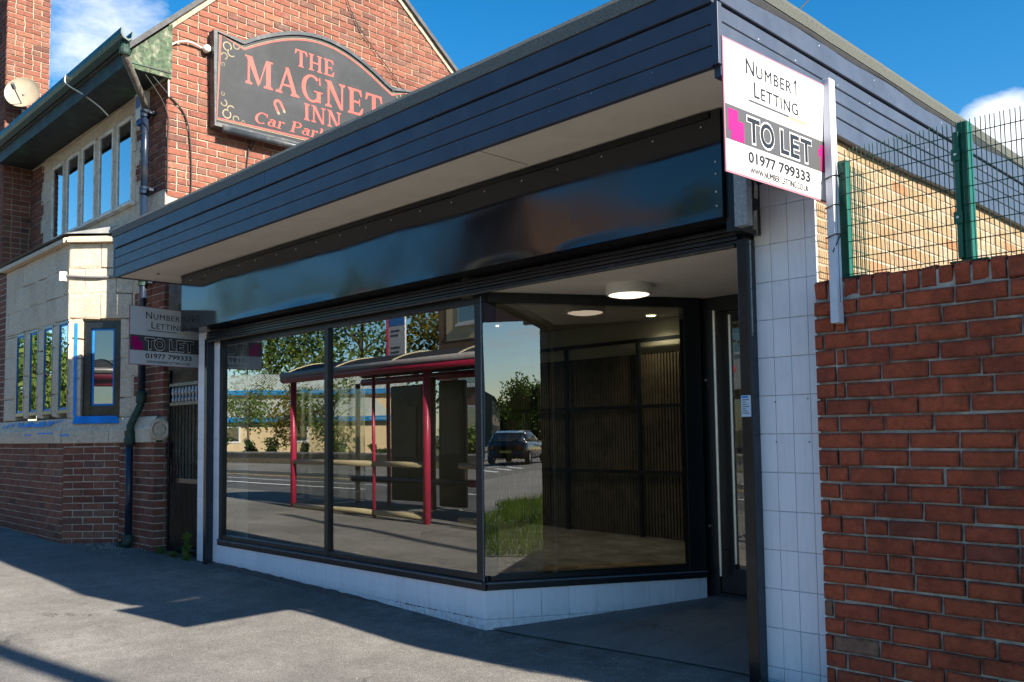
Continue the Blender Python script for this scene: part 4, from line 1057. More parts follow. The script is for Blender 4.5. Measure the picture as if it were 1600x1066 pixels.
# blue paint / tape on sills
def patch(P, pts, d, par=pub):
    return MB().prism([P.p(a, d, z) for a, z in pts], P.n * .0015).build('masking_tape', blue_tape, par)
def sillpatch(P, a0, a1, z, w0, w1):
    n = 9; top = []; bot = []
    for i in range(n):
        a = a0 + (a1 - a0) * i / (n - 1); top.append(P.p(a, -.055 + .004, z)); bot.append(P.p(a, .028 - ru(w0, w1), z - .055 - ru(0, .02)))
    mb = MB()
    for i in range(n - 1): mb.quad(bot[i], bot[i + 1], top[i + 1], top[i])
    mb.build('masking_tape', blue_tape, pub)
rs = random.Random(3)
def smear(P, a0, a1, step=.035):
    a = a0; mb = MB()
    hi = lo = 0.5
    while a < a1:
        hi = min(1, max(.25, hi + rs.uniform(-.35, .35))); lo = min(.9, max(0, lo + rs.uniform(-.3, .3)))
        if rs.random() < .86:
            t0, t1 = min(lo, hi - .1), max(hi, lo + .15); f = lambda t: (-.022 + .05 * t, 1.478 - .075 * t)
            q = rs.uniform(-.02, .02); e = a + step * 1.02
            (d0, z0), (d1, z1) = f(1 - t1), f(1 - t0)
            mb.quad(P.p(a, d1 + .0025, z1), P.p(e, d1 + .0025, z1), P.p(e + q, d0 + .0025, z0 + .001), P.p(a + q, d0 + .0025, z0 + .001))
        a += step
    mb.build('masking_tape', blue_tape, pub)
smear(BF, -13.0, -10.82)
MB().prism([A45.p(.11, .020, 1.437), A45.p(.115, -.018, 1.52), A45.p(.60, -.018, 1.52), A45.p(.64, .020, 1.437)], (0.001, -.003, .003)).build('masking_tape', blue_tape, pub)
MB().box(AS, .075, .112, .0035, .006, 1.52, 2.58).build('masking_tape', blue_tape, pub)
for a0, a1, z in ((-12.0, -11.72, 1.31), (-11.5, -10.95, 1.325), (-10.4, -10.25, 1.30)): MB().box(BF, a0, min(a1, -10.72), .031, .032, z, z + .022).build('masking_tape', blue_tape, pub)
# upper window casements
for i, (a0, a1) in enumerate(ul): casement(PF, a0 + .003, a1 - .003, UZ0 + .0, UZ1 - .0,   .022 if i == 2 else .016, .036, flaky)
MB().box(PF, -13.2, -10.16, -.26, -.25, 3.9, 5.1).build('blind_or_dark_sheet', simple('dark_room', (.03, .04, .05), .9, .1, 3), pub)  # dark sheet stands in for the unlit room, no blind here
MB().prism([PF.p(-13.32, 0, 3.93), PF.p(-13.32, .07, 3.935), PF.p(-13.32, .07, 3.955), PF.p(-13.32, 0, 3.985)], (3.18, 0, 0)).build('window_sill', flaky, pub, bevel=.003)
# eaves, gutter, barge end, roof
MB().wbox(-14.0, GX + .06, 3.50, PY + .02, 5.20, 5.215).build('eaves_soffit', soffit_dark, pub)
MB().wbox(-14.0, GX + .06, 3.485, 3.50, 5.17, 5.36).build('eaves_board', soffit_dark, pub)
gp = []
for k in range(9): an = math.pi * k / 8; gp.append((-.06 * math.cos(an), -.075 * math.sin(an)))
pts = [(GX + .12, 3.42 + y, 5.44 + z) for y, z in gp] + [(GX + .12, 3.42 - y * .9, 5.44 + z * .9) for y, z in gp][::1]
MB().prism([(GX + .26, 3.36, 5.46), (GX + .26, 3.355, 5.40), (GX + .26, 3.375, 5.36), (GX + .26, 3.43, 5.335), (GX + .26, 3.475, 5.36), (GX + .26, 3.482, 5.44), (GX + .26, 3.47, 5.445), (GX + .26, 3.46, 5.37), (GX + .26, 3.43, 5.355), (GX + .26, 3.385, 5.375), (GX + .26, 3.372, 5.45)], (-4.9, 0, 0)).build('gutter', green_gut, pub)
MB().prism([(GX + .05, 3.49, 5.15), (GX + .05, PY + .03, 5.15), (GX + .05, PY + .03, zl(PY + .03)), (GX + .05, 3.56, zl(3.56))], (-.04, 0, 0)).build('bargeboard_end', peel, pub)
def roofslab(y0, z0, y1, z1, nm, th=.05):
    n = Vector((0, -(z1 - z0), (y1 - y0))).normalized() * th
    if n.z < 0: n = -n
    return MB().prism([(GX + .06, y0, z0), (GX + .06, y1, z1), (GX + .06, y1 + n.y, z1 + n.z), (GX + .06, y0 + n.y, z0 + n.z)], (-9.5, 0, 0)).build(nm, slate, pub)
roofslab(3.50, zl(3.50) + .03, YA, ZA + .03, 'roof'); roofslab(YA, ZA + .03, 9.4, zrr(9.4) + .03, 'roof')
def verge(y0, z0, y1, z1):
    n = 26
    for i in range(n):
        a = i / n; b = (i + 1) / n; p = Vector((GX + .02, y0 + (y1 - y0) * a, z0 + (z1 - z0) * a)); q = Vector((GX + .02, y0 + (y1 - y0) * b, z0 + (z1 - z0) * b)); w = ru(-.004, .004)
        MB().prism([p + Vector((w, 0, -.05)), q + Vector((w, 0, -.05)), q + Vector((w, 0, .03)), p + Vector((w, 0, .03))], (-.06, 0, 0)).build('verge_stone', mortar_l, pub)
verge(3.96, zl(3.96), YA, ZA); verge(YA, ZA, 9.2, zrr(9.2))
# downpipe with hopper and swan neck
dpb = thing('downpipe', 'cast iron downpipe with bends and mossy collar at the corner of the inn', 'downpipe', (-9.75, 3.82, .12))
MB().tube([(-9.13, 3.43, 5.34), (-9.13, 3.43, 5.24), (-9.17, 3.47, 5.17), (-9.58, 3.80, 4.98), (-9.66, 3.86, 4.90)], .038, 12).build('swan_neck', simple('bare_iron', (.10, .09, .08), .6, .6, 20, .4, 50, dirt=(.3, .26, .2), dirtamt=.6), dpb, smooth=True, label='bare metal swan neck')
MB().lathe((-9.13, 3.43, 5.34), [(.046, -.13), (.056, -.11), (.056, -.07), (.046, -.05), (.05, -.02), (.05, .0)], 14).build('collar', pipe_g, dpb)
def pseg(x, y, z0, z1, r=.038, mat=pipe_m): return MB().tube([(x, y, z0), (x, y, z1)], r, 14).build('pipe', mat, dpb, smooth=True)
pseg(-9.66, 3.86, 3.92, 4.94); pseg(-9.66, 3.86, 1.72, 3.93)
for z in (4.86, 4.0, 2.98): MB().lathe((-9.66, 3.86, z), [(.04, -.06), (.052, -.055), (.052, -.03), (.046, -.02), (.052, -.005), (.052, .02), (.04, .025)], 14).build('collar', pipe_m if z > 3 else pipe_g, dpb)
for z in (4.84, 3.98, 2.96): MB().wbox(-9.63, -9.55, 3.87, PY, z - .015, z + .015).build('bracket', pipe_m, dpb)
MB().tube([(-9.66, 3.86, 1.74), (-9.66, 3.85, 1.62), (-9.70, 3.81, 1.50), (-9.735, 3.775, 1.40), (-9.735, 3.77, 1.26), (-9.735, 3.77, 1.18)], .040, 12).build('swan_neck', pipe_g, dpb, smooth=True)
MB().lathe((-9.735, 3.77, 1.25), [(.04, -.06), (.056, -.05), (.06, .0), (.05, .04), (.055, .09), (.04, .1)], 14).build('collar', pipe_g, dpb)
MB().lathe((-9.66, 3.86, 1.70), [(.04, -.06), (.058, -.05), (.055, .0), (.058, .06), (.04, .08)], 14).build('collar', pipe_g, dpb)
pseg(-9.735, 3.77, .16, 1.20)
MB().tube([(-9.735, 3.77, .24), (-9.735, 3.77, .16), (-9.735, 3.74, .11)], .05, 12).build('shoe', pipe_g, dpb, smooth=True)
# alarm box
al = thing('alarm_box', 'small cream alarm box under the eaves beside the downpipe', 'alarm box', (-9.86, 3.93, 4.98))
MB().prism([(-9.96, PY - .002, 5.14), (-9.74, PY - .002, 5.14), (-9.76, PY - .002, 4.84), (-9.93, PY - .002, 4.84)], (0, -.09, 0)).build('housing', plast_w, al, bevel=.008)
MB().prism([(-9.93, PY - .093, 5.10), (-9.79, PY - .093, 5.10), (-9.80, PY - .093, 4.96), (-9.92, PY - .093, 4.96)], (0, -.002, 0)).build('emblem', simple('alarm_print', (.12, .18, .42), .5), al)
MB().wbox(-9.93, -9.77, PY - .08, PY - .002, 4.78, 4.838).build('strobe', simple('strobe', (.02, .05, .2), .2), al)
# satellite dish
dc = Vector((TX + .28, 3.72, 6.22)); dax = Vector((.80, -.58, .22)).normalized()
ds = thing('satellite_dish', 'weathered cream satellite dish on the brick chimney tower', 'satellite dish', (TX, 3.80, 6.1))
prof = [(r_, -.055 + .055 * (r_ / .235) ** 2) for r_ in (0.0001, .06, .12, .18, .235)]; prof += [(.238, .004), (.235, -.004)]
MB().lathe(dc, prof, 36, axis=dax).build('dish', dish_m, ds, smooth=True)
MB().tube([dc - dax * .06 + Vector((0, 0, -.19)), dc + dax * .30 + Vector((0, 0, -.11))], .010, 8).build('arm', grey_pl, ds)
MB().tube([dc + dax * .28 + Vector((0, 0, -.115)), dc + dax * .36 + Vector((0, 0, -.085))], .028, 10).build('receiver', grey_pl, ds)
MB().tube([dc - dax * .05, dc - dax * .09 + Vector((0, 0, -.10)), (TX + .04, 3.86, 5.98), (TX, 3.86, 5.98)], .018, 8).build('mount', grey_pl, ds)
MB().wbox(TX + .001, TX + .02, 3.79, 3.92, 5.90, 6.06).build('wall_plate', galv, ds)
MB().tube([(TX + .03, 3.86, 5.95), (TX + .03, 3.80, 5.8), (TX + .01, 3.70, 5.65), (TX + .01, 3.66, 5.3)], .006, 6).build('lead', cable_m, ds)

# cables on the pub
def cable(pts, r, mat, label, cat='cable'):
    P = [Vector(p) for p in pts]; out = []
    for i in range(len(P) - 1):
        p0 = P[max(i - 1, 0)]; p1 = P[i]; p2 = P[i + 1]; p3 = P[min(i + 2, len(P) - 1)]
        for k in range(6):
            t = k / 6; out.append(0.5 * ((2 * p1) + (p2 - p0) * t + (2 * p0 - 5 * p1 + 4 * p2 - p3) * t * t + (3 * p1 - p0 - 3 * p2 + p3) * t ** 3))
    out.append(P[-1])
    return tag(MB().tube(out, r, 6).build('cable', mat, None, smooth=True), label, cat)
cable([(GX + .02, 3.96, 4.95), (GX + .02, 3.955, 5.3), (GX + .03, 3.97, 5.52), (GX + .04, 4.15, 5.62), (GX + .03, 4.34, 5.60)], .011, cable_w, 'white cable looping up the gable to the small white lamp')
gl = thing('wall_lamp', 'tiny white lamp fitting beside the top left corner of the inn sign', 'lamp', (GX, 4.36, 5.6)); MB().lathe((GX + .01, 4.37, 5.60), [(.03, 0), (.045, .02), (.04, .07), (.0001, .085)], 16, axis=(1, 0, 0)).build('lamp_body', plast_w, gl, smooth=True)
cable([(-9.3, 3.5, 5.4), (GX + .02, 3.93, 5.0), (GX + .02, 4.16, 4.75), (GX + .02, 4.22, 4.2), (GX + .02, 4.20, 3.6)], .008, cable_m, 'black cable running from the gutter end down the gable brickwork')
cable([(-9.28, 3.48, 5.38), (GX + .01, 3.92, 4.85), (GX + .012, 3.955, 4.4), (GX + .012, 3.955, 3.9)], .006, cable_m, 'thin black cable following the brick corner of the inn')
cable([(-10.7, 3.36, 5.45), (-10.62, 3.34, 5.33), (-10.5, 3.5, 5.2), (-10.35, 3.62, 5.05), (-10.3, 3.70, 4.95)], .010, cable_w, 'loose white cable hanging from the gutter over the upper windows')
cable([(-12.95, PY - .02, 5.14), (-12.2, PY - .025, 5.10), (-11.4, PY - .02, 5.13), (-10.5, PY - .02, 5.15)], .007, cable_w, 'thin cable pinned above the upper windows')
cable([(GX + .03, 6.07, 7.8), (GX + .03, 6.3, 6.7), (GX + .03, 7.0, 6.0), (GX + .03, 7.7, 5.3)], .006, cable_m, 'dark cable slanting down the right of the gable')
cable([(GX + .02, 4.92, 4.72), (GX + .02, 4.86, 4.2), (GX + .02, 4.84, 3.9)], .007, cable_m, 'black cable dropping from the sign lamp to the shop roof')
cable([(-2.06, 4.02, 3.32), (-1.99, 4.25, 3.55), (-1.9, 4.55, 3.86)], .004, cable_m, 'thin overhead wire rising from the shop roof')
cable([AS.p(-.02, .02, 3.12), AS.p(.3, .018, 3.10), AS.p(.55, .02, 3.11), (-9.95, 3.88, 3.16), (-9.75, 3.86, 3.22), (-9.70, 3.86, 3.22)], .016, grey_pl, 'grey conduit along the top of the bay window')
jb = MB().box(AS, -.09, -.02, .001, .05, 3.06, 3.17).build('junction_box', plast_w, None, bevel=.005); tag(jb, 'small white junction box on the corner of the stone bay', 'junction box')

# ------------------------------------------------------------------ pub sign
sg_x = GX + .12; SG = Pl((sg_x, 0, 0), (0, 1))
ps = thing('inn_sign', 'large black arched inn sign with red lettering on the brick gable', 'sign', (GX, 5.85, 5.3))
SY0, SY1, SZ0, SZ1 = 4.44, 7.24, 4.75, 5.80
arch = []
for k in range(25):
    t = k / 24; a = math.pi * (.5 + (t - .5) * .86)
    arch.append((4.80 + (6.86 - 4.80) * t, 5.78 + .36 * (math.sin(a) - math.sin(math.pi * .07)) / (1 - math.sin(math.pi * .07))))
outline = [(SY0, SZ0), (SY0, SZ1), (4.78, 5.76)] + arch[1:-1] + [(6.88, 5.78), (SY1, 5.84), (SY1, SZ0)]
MB().prism([SG.p(y, -.06, z) for y, z in outline], (-.0, 0, 0) if 0 else SG.n * .06).build('panel', sign_bk, ps)
def edge(nm, pts, w0, w1, d0, d1, mat, closed=True):
    mb = MB(); n = len(pts); c = Vector((5.84, 5.28))
    P = [Vector(p) for p in pts]
    def nrm(i):
        a = P[i - 1]; b = P[(i + 1) % n]; t = (b - a).normalized(); m = Vector((-t.y, t.x))
        t1 = (P[i] - P[i - 1]).normalized(); n1 = Vector((-t1.y, t1.x)); s = max(.5, m.dot(n1)); return m / s
    for i in range(n):
        q = nrm(i); mb.v += [tuple(SG.p(*(P[i] + q * w0).to_tuple()[:1], d0, (P[i] + q * w0).y)), tuple(SG.p((P[i] + q * w0).x, d1, (P[i] + q * w0).y)), tuple(SG.p((P[i] + q * w1).x, d1, (P[i] + q * w1).y)), tuple(SG.p((P[i] + q * w1).x, d0, (P[i] + q * w1).y))]
    for i in range(n):
        j = (i + 1) % n
        for e in range(4): g = (e + 1) % 4; mb.f.append((i * 4 + e, j * 4 + e, j * 4 + g, i * 4 + g)); mb.mi.append(0)
    return mb.build(nm, mat, ps)
edge('sign_frame', outline, -.012, .03, -.10, .02, sign_frame)
edge('cream_border', outline, -.045, -.052, .0006, .002, sign_gold); edge('red_border', outline, -.058, -.072, .0006, .002, sign_red)
MB().tube([SG.p(4.52, .02, 4.70), SG.p(7.2, .02, 4.70)], .042, 14).build('lamp_tube', sign_frame, ps, smooth=True)
for y in (4.95, 6.7): MB().tube([SG.p(y, .02, 4.68), SG.p(y - .02, -.08, 4.60), SG.p(y - .02, -.12, 4.585)], .010, 8).build('bracket', cable_m, ps)
# serif letters
def ring(cx, cy, rx, ry, th, tv, a0, a1, n=18, mod=True):
    out = []
    for i in range(n):
        A = [math.radians(a0 + (a1 - a0) * k / n) for k in (i, i + 1)]; q = []
        for a in A: q.append((cx + rx * math.cos(a), cy + ry * math.sin(a)))
        for a in reversed(A): q.append((cx + (rx - th) * math.cos(a), cy + (ry - tv) * math.sin(a)))
        out.append(q)
    return out
def rect(x0, x1, y0, y1): return [(x0, y0), (x1, y0), (x1, y1), (x0, y1)]
def srf(x0, x1, y, s): # bracketed serif; s=+1 sits on y, -1 hangs
    return [(x0 - .09, y), (x1 + .09, y), (x1 + .09, y + .05 * s), (x1, y + .11 * s), (x0, y + .11 * s), (x0 - .09, y + .05 * s)] if s > 0 else [(x0 - .09, y), (x0 - .09, y - .05), (x0, y - .11), (x1, y - .11), (x1 + .09, y - .05), (x1 + .09, y)]
def stem(x0, x1, y0=0, y1=1): return [rect(x0, x1, y0 + .1, y1 - .1), srf(x0, x1, y0, 1), srf(x0, x1, y1, -1)]
GL = {
 'I': (.42, stem(.12, .30)),
 'T': (.84, [rect(.33, .51, .1, .91), srf(.33, .51, 0, 1), rect(.04, .80, .915, 1), [(.04, 1), (.0, .72), (.06, .72), (.15, .90)], [(.80, 1), (.84, .72), (.78, .72), (.69, .90)]]),
 'H': (.98, stem(.12, .29) + stem(.69, .86) + [rect(.29, .69, .46, .54)]),
 'E': (.80, stem(.12, .30) + [rect(.30, .66, .915, 1), rect(.30, .68, 0, .085), rect(.30, .56, .46, .54), [(.66, 1), (.70, .74), (.65, .74), (.54, .91)], [(.68, 0), (.76, .30), (.70, .30), (.56, .09)], [(.56, .36), (.60, .36), (.60, .64), (.56, .64)]]),
 'N': (.98, [rect(.14, .22, .05, 1), srf(.12, .24, 0, 1), rect(.76, .84, 0, .95), srf(.74, .86, 1, -1), [(.05, 1), (.30, 1), (.84, .0), (.70, .0)], [(.02, 1), (.16, 1), (.16, .95), (.02, .95)]]),
 'M': (1.18, [rect(.13, .21, .05, .95), srf(.12, .22, 0, 1), rect(.86, 1.05, .05, .95), srf(.86, 1.05, 0, 1), [(.05, 1), (.30, 1), (.63, .12), (.54, .0)], [(.54, .0), (.62, .12), (.92, 1), (.86, 1)], [(.86, 1), (1.13, 1), (1.13, .94), (.86, .94)], [(.02, 1), (.2, 1), (.2, .94), (.02, .94)]]),
 'A': (1.0, [[(.46, 1), (.54, 1), (.20, 0), (.12, 0)], [(.42, 1), (.56, 1), (.93, 0), (.73, 0)], rect(.24, .72, .30, .37), srf(.10, .20, 0, 1), srf(.73, .92, 0, 1)]),
 'G': (1.0, ring(.50, .5, .46, .52, .18, .08, 48, 330) + [rect(.70, .87, .02, .42), [(.58, .44), (.97, .44), (.97, .39), (.58, .39)], [(.80, .98), (.85, .98), (.87, .68), (.80, .68)]]),
 'C': (.92, ring(.50, .5, .46, .52, .18, .08, 50, 310) + [[(.78, .98), (.83, .98), (.85, .66), (.78, .66)]]),
 'P': (.82, stem(.12, .30) + ring(.38, .73, .38, .27, .16, .07, -90, 90) + [rect(.30, .38, .93, 1), rect(.30, .38, .46, .53)]),
 'a': (.66, ring(.28, .22, .25, .23, .14, .06, 0, 360) + [rect(.40, .55, .06, .50)] + ring(.31, .46, .24, .20, .15, .07, 0, 160) + [[(.40, .1), (.55, .12), (.66, .03), (.62, 0), (.5, 0)]]),
 'r': (.55, [rect(.10, .25, .05, .64), rect(.02, .35, 0, .06), rect(.02, .2, .6, .66)] + ring(.38, .48, .16, .18, .14, .10, 20, 150)),
 'k': (.70, [rect(.10, .25, .05, .96), rect(.02, .33, 0, .06), rect(.02, .2, .94, 1.0), [(.25, .28), (.50, .62), (.62, .62), (.25, .18)], [(.30, .34), (.42, .40), (.66, .06), (.70, 0), (.46, 0)], rect(.42, .68, .6, .66)]),
}
def serif(txt, y0, z0, h, sp=.06, shear=0, sx=1.0, drop=0.0):
    x = y0; n = 0
    for ch in txt:
        if ch == ' ': x += .40 * h * sx; continue
        w, polys = GL[ch]; mb = MB()
        for k, pl_ in enumerate(polys):
            pts = [SG.p(x + (px + shear * py) * h * sx, .0012 + .00025 * (k % 24), z0 + drop * (x - y0) + py * h) for px, py in pl_]
            # keep facing outward
            ar = sum(pl_[i][0] * pl_[(i + 1) % len(pl_)][1] - pl_[(i + 1) % len(pl_)][0] * pl_[i][1] for i in range(len(pl_)))
            mb.poly(pts if ar > 0 else pts[::-1])
        mb.build('letter', sign_red, ps); x += (w + sp) * h * sx
    return x
serif('THE', 5.44, 5.70, .205, sx=1.0)
serif('MAGNET', 4.79, 5.31, .33, sx=.96)
serif('INN', 5.56, 5.065, .205, sx=1.05)
serif('Car Park', 4.90, 4.875, .135, shear=.22, sx=1.33, sp=.03)
# horseshoe magnet emblem
mg = MB(); i = 0
th = math.radians(-62)
def rot(p, c=(5.22, 5.16)): x, y = p; return (c[0] + x * math.cos(th) - y * math.sin(th), c[1] + x * math.sin(th) + y * math.cos(th))
for q in ring(0, 0, .062, .058, .030, .030, 90, 270, 12): mg.poly([SG.p(rot(p)[0], .0014, rot(p)[1]) for p in q])
mg.poly([SG.p(rot(p)[0], .0015, rot(p)[1]) for p in rect(0, .075, .028, .058)]); mg.poly([SG.p(rot(p)[0], .0015, rot(p)[1]) for p in rect(0, .075, -.058, -.028)])
mg.build('magnet_emblem', sign_red, ps)
mg = MB(); mg.poly([SG.p(rot(p)[0], .0016, rot(p)[1]) for p in rect(.075, .11, .028, .058)]); mg.poly([SG.p(rot(p)[0], .0016, rot(p)[1]) for p in rect(.075, .11, -.058, -.028)]); mg.build('magnet_tip', sign_gold, ps)['kind'] = 'stuff'
# corner scrolls
for (cy_, cz_, sx_, sz_) in ((4.53, 4.84, 1, 1), (7.15, 4.84, -1, 1), (4.53, 5.72, 1, -1), (7.15, 5.74, -1, -1)):
    sc_ = MB()
    for k, (dx, dz, r_, a0, a1) in enumerate(((.05, .05, .055, 90, 400), (.16, .015, .04, 0, 250), (.015, .17, .04, 180, 440), (.10, .11, .05, 40, 220), (.25, .0, .022, 0, 300), (.0, .27, .022, 100, 420))):
        for m_, q in enumerate(ring(dx, dz, r_, r_, r_ * .25, r_ * .25, a0, a1, 10)):
            pts = [SG.p(cy_ + sx_ * p[0], .0012 + .0001 * k, cz_ + sz_ * p[1]) for p in q]
            sc_.poly(pts if sx_ * sz_ > 0 else pts[::-1])
    sc_.build('scroll_ornament', sign_gold, ps)['kind'] = 'stuff'

# ------------------------------------------------------------------ iron gate
gt = thing('iron_gate', 'tall black wrought iron gate between the inn and the shop', 'gate', (-8.9, 4.0, .08))
GY = 4.0; ga, gb_ = -9.27, -8.52
gf = MB()
for x in (ga, gb_ - .035): gf.wbox(x, x + .035, GY - .018, GY + .018, .05, 1.98)
for z in (.09, .80, 1.60, 1.80): gf.wbox(ga + .036, gb_ - .036, GY - .016, GY + .016, z, z + (.05 if z in (.80, .09) else .035))
gf.build('frame', blackp, gt, bevel=.002)
n = 23
for i in range(n):
    x = ga + .06 + (gb_ - ga - .12) * i / (n - 1)
    MB().tube([(x, GY, .14), (x, GY, .80)], .0075, 6).build('bar', blackp, gt)
for i in range(9):
    x = ga + .06 + (gb_ - ga - .12) * i / 8
    MB().tube([(x, GY, .85), (x, GY, 1.60)], .009, 6).build('bar', blackp, gt)
    if i < 8:
        x += .04; MB().lathe((x, GY, 1.635), [(.012, 0), (.02, .03), (.008, .06), (.022, .1), (.012, .15), (.0001, .165)], 10).build('finial', galv, gt)
    x2 = ga + .09 + (gb_ - ga - .18) * i / 8; MB().tube([(x2, GY, .85), (x2, GY, .98), (x2, GY, 1.02)], [.006, .010, .001], 6).build('spike', blackp, gt)
MB().wbox(ga + .02, ga + .09, GY - .04, GY - .019, 1.05, 1.22).build('lock_box', blackp, gt, bevel=.003)
# passage behind gate; unseen cover added to shut out sky light
MB().wbox(-9.28, -8.5, 4.1, 7.1, 2.6, 2.7).build('passage_light_blocker', interior_d, shop)
MB().wbox(-9.28, -8.5, 7.0, 7.1, 0, 3).build('passage_wall', mortar_d, shop)
bq = Bricks('brick', pub_brick, shop, 0); bq.wall(Pl((0, 7.0, 0), (1, 0)), .1, 2.9, lambda a, b: [(-9.27, -8.5)], h=.0785, L=.232, joint=.0125, proud=.004); bq.flush()
# weeds
def weeds(name, cx, cy, cz, n, rad, hgt, mat, label, cat='weed'):
    mb = MB()
    for i in range(n):
        a = ru(0, 6.28); r_ = rad * math.sqrt(rnd()); x = cx + r_ * math.cos(a); y = cy + r_ * math.sin(a) * .5; z = cz + ru(0, hgt); s = ru(.010, .028)
        d1 = Vector((ru(-1, 1), ru(-1, 1), ru(-.4, .8))).normalized() * s; d2 = d1.cross(Vector((ru(-1, 1), ru(-1, 1), ru(-1, 1)))).normalized() * s * .5
        c = Vector((x, y, z)); mb.poly([c - d1, c + d2, c + d1, c - d2])
    for i in range(max(4, n // 20)):
        x = cx + ru(-rad, rad) * .6; mb.tube([(x, cy, cz), (x + ru(-.03, .03), cy + ru(-.02, .02), cz + hgt * ru(.5, 1))], .002, 4)
    o = mb.build(name, mat); return tag(o, label, cat)
weeds('weed', -8.56, 3.88, pz(-8.56, 3.88), 190, .07, .26, leaf_g, 'leafy green weed climbing at the foot of the white tiled edge by the gate')
weeds('weed', -9.12, 3.86, pz(-9.1, 3.86), 60, .09, .06, leaf_g, 'low green weed in front of the iron gate, beside the brick pier')
weeds('weed', -8.84, 3.87, pz(-8.8, 3.87), 70, .09, .05, leaf_g, 'small patch of weed in the middle of the gate threshold')
weeds('weed', -9.85, 3.76, pz(-9.8, 3.7), 60, .08, .08, leaf_d, 'dark weed at the foot of the downpipe')

# ------------------------------------------------------------------ across the street (seen in the glass)
# bus shelter
bs = thing('bus_shelter', 'red bus shelter with curved dark roof and cream rails, reflected in the left windows', 'bus shelter', (-10.6, -.6, 0))
def rp(x, y, z0, z1, r=.045, mat=red_sh, nm='post', t=None): return MB().tube([(x, y, z0), (x, y, z1)], r, 12).build(nm, mat, bs, smooth=True)
YB, YR = .12, -1.35
for x, r_ in ((-13.25, .052), (-10.95, .026), (-9.70, .056), (-7.7, .052)): rp(x, YB, gz(x, YB) - .05, 2.2, r_)
for x in (-13.5, -11.35, -9.45, -7.7): rp(x, YR, gz(x, YR) - .05, 2.2, .045, simple('dark_red_post', (.12, .015, .02), .4) if x == -13.5 else MATS['dark_red_post'])
MB().tube([(-13.45, YB + .08, 2.22), (-7.5, YB + .08, 2.22)], .062, 14).build('edge_beam', red_sh, bs, smooth=True)
MB().tube([(-13.45, YB + .10, 2.29), (-7.5, YB + .10, 2.29)], .05, 14).build('gutter', simple('grey_beam', (.30, .28, .28), .4), bs, smooth=True)
MB().tube([(-13.45, YR - .08, 2.22), (-7.5, YR - .08, 2.22)], .062, 14).build('edge_beam', red_sh, bs, smooth=True)
rf = MB(); n = 14
pr = [(YB + .08 + (YR - YB - .16) * k / n, 2.29 + .22 * math.sin(math.pi * k / n) ** .8) for k in range(n + 1)]
for (y0, z0), (y1, z1) in zip(pr, pr[1:]): rf.quad((-13.45, y0, z0), (-7.5, y0, z0), (-7.5, y1, z1), (-13.45, y1, z1))
o = rf.build('roof', simple('smoked_roof', (.016, .016, .017), .8, .2, 3), bs, smooth=True)
s_ = o.modifiers.new('s', 'SOLIDIFY'); s_.thickness = .01
for x in (-13.4, -11.95, -10.47, -8.98, -7.55): MB().tube([(x, y, z + .012) for y, z in pr], .018, 6).build('roof_rib', cream_sh, bs)
for x0, x1 in ((-13.2, -10.98), (-10.92, -9.76), (-9.0, -7.75)):
    for z in (.84, .12): MB().tube([(x0, YB, z), (x1, YB, z)], .042, 12).build('rail', cream_sh, bs, smooth=True)
MB().wbox(-13.3, -13.28, YR, YB, .1, 2.1).build('end_glazing', glass_thin, bs)
MB().wbox(-11.15, -10.5, YR - .02, YR + .06, .1, 2.12).build('poster_case', dark_pan, bs, bevel=.03)
MB().wbox(-12.45, -11.6, YR - .02, YR + .04, .15, 2.1).build('poster_case', dark_pan, bs, bevel=.02)
MB().wbox(-7.74, -7.66, YR + .1, YB - .3, .1, 2.12).build('end_panel', dark_pan, bs, bevel=.03)
for x0_, w_, z_ in ((-12.35, .62, .9), (-11.07, .45, .95)):
    nt_ = MB().wbox(x0_, x0_ + w_, YR + .061, YR + .066, z_, z_ + .85).build('notice', simple('notice_paper', (.16, .15, .13), .6, .2, 3) if 'notice_paper' not in MATS else MATS['notice_paper'], bs)
MB().tube([(-13.0, -.9, .52), (-9.9, -.9, .52)], .05, 10).build('bench_rail', dark_pan, bs); MB().tube([(-9.92, -.9, .52), (-9.75, -.9, .52)], .055, 10).build('bench_end', red_sh, bs)
fl = thing('bus_stop_flag', 'bus stop flag on a red post behind the shelter roof', 'bus stop sign', (-12.7, -1.45, 0))
MB().tube([(-12.7, -1.45, 0), (-12.7, -1.45, 3.35)], .035, 10).build('post', red_sh, fl)
MB().wbox(-12.66, -12.20, -1.465, -1.435, 2.62, 3.32).build('plate', white_p, fl)
MB().wbox(-12.65, -12.21, -1.434, -1.432, 3.18, 3.31).build('header', blue_tape, fl)
for z in (3.1, 3.02, 2.80, 2.72): MB().wbox(-12.6, -12.6 + ru(.2, .32), -1.434, -1.432, z - .03, z).build('notice', grey_b, fl)
# far low garden wall and buildings
gw = thing('garden_wall', 'low buff brick garden wall across the road', 'wall', (-34, -12, 0)); MB().wbox(-62, -10, -12.15, -12.0, -.2, .52).build('mortar_core', mortar_l, gw)
bq = Bricks('brick', buff_brick, gw, 0); bq.wall(Pl((0, -12.0, 0), (-1, 0)), .0, .5, lambda a, b: [(16, 46)], h=.08, L=.235); bq.flush()
MB().wbox(-62, -10, -12.2, -11.95, .521, .58).build('coping', mortar_d, gw)
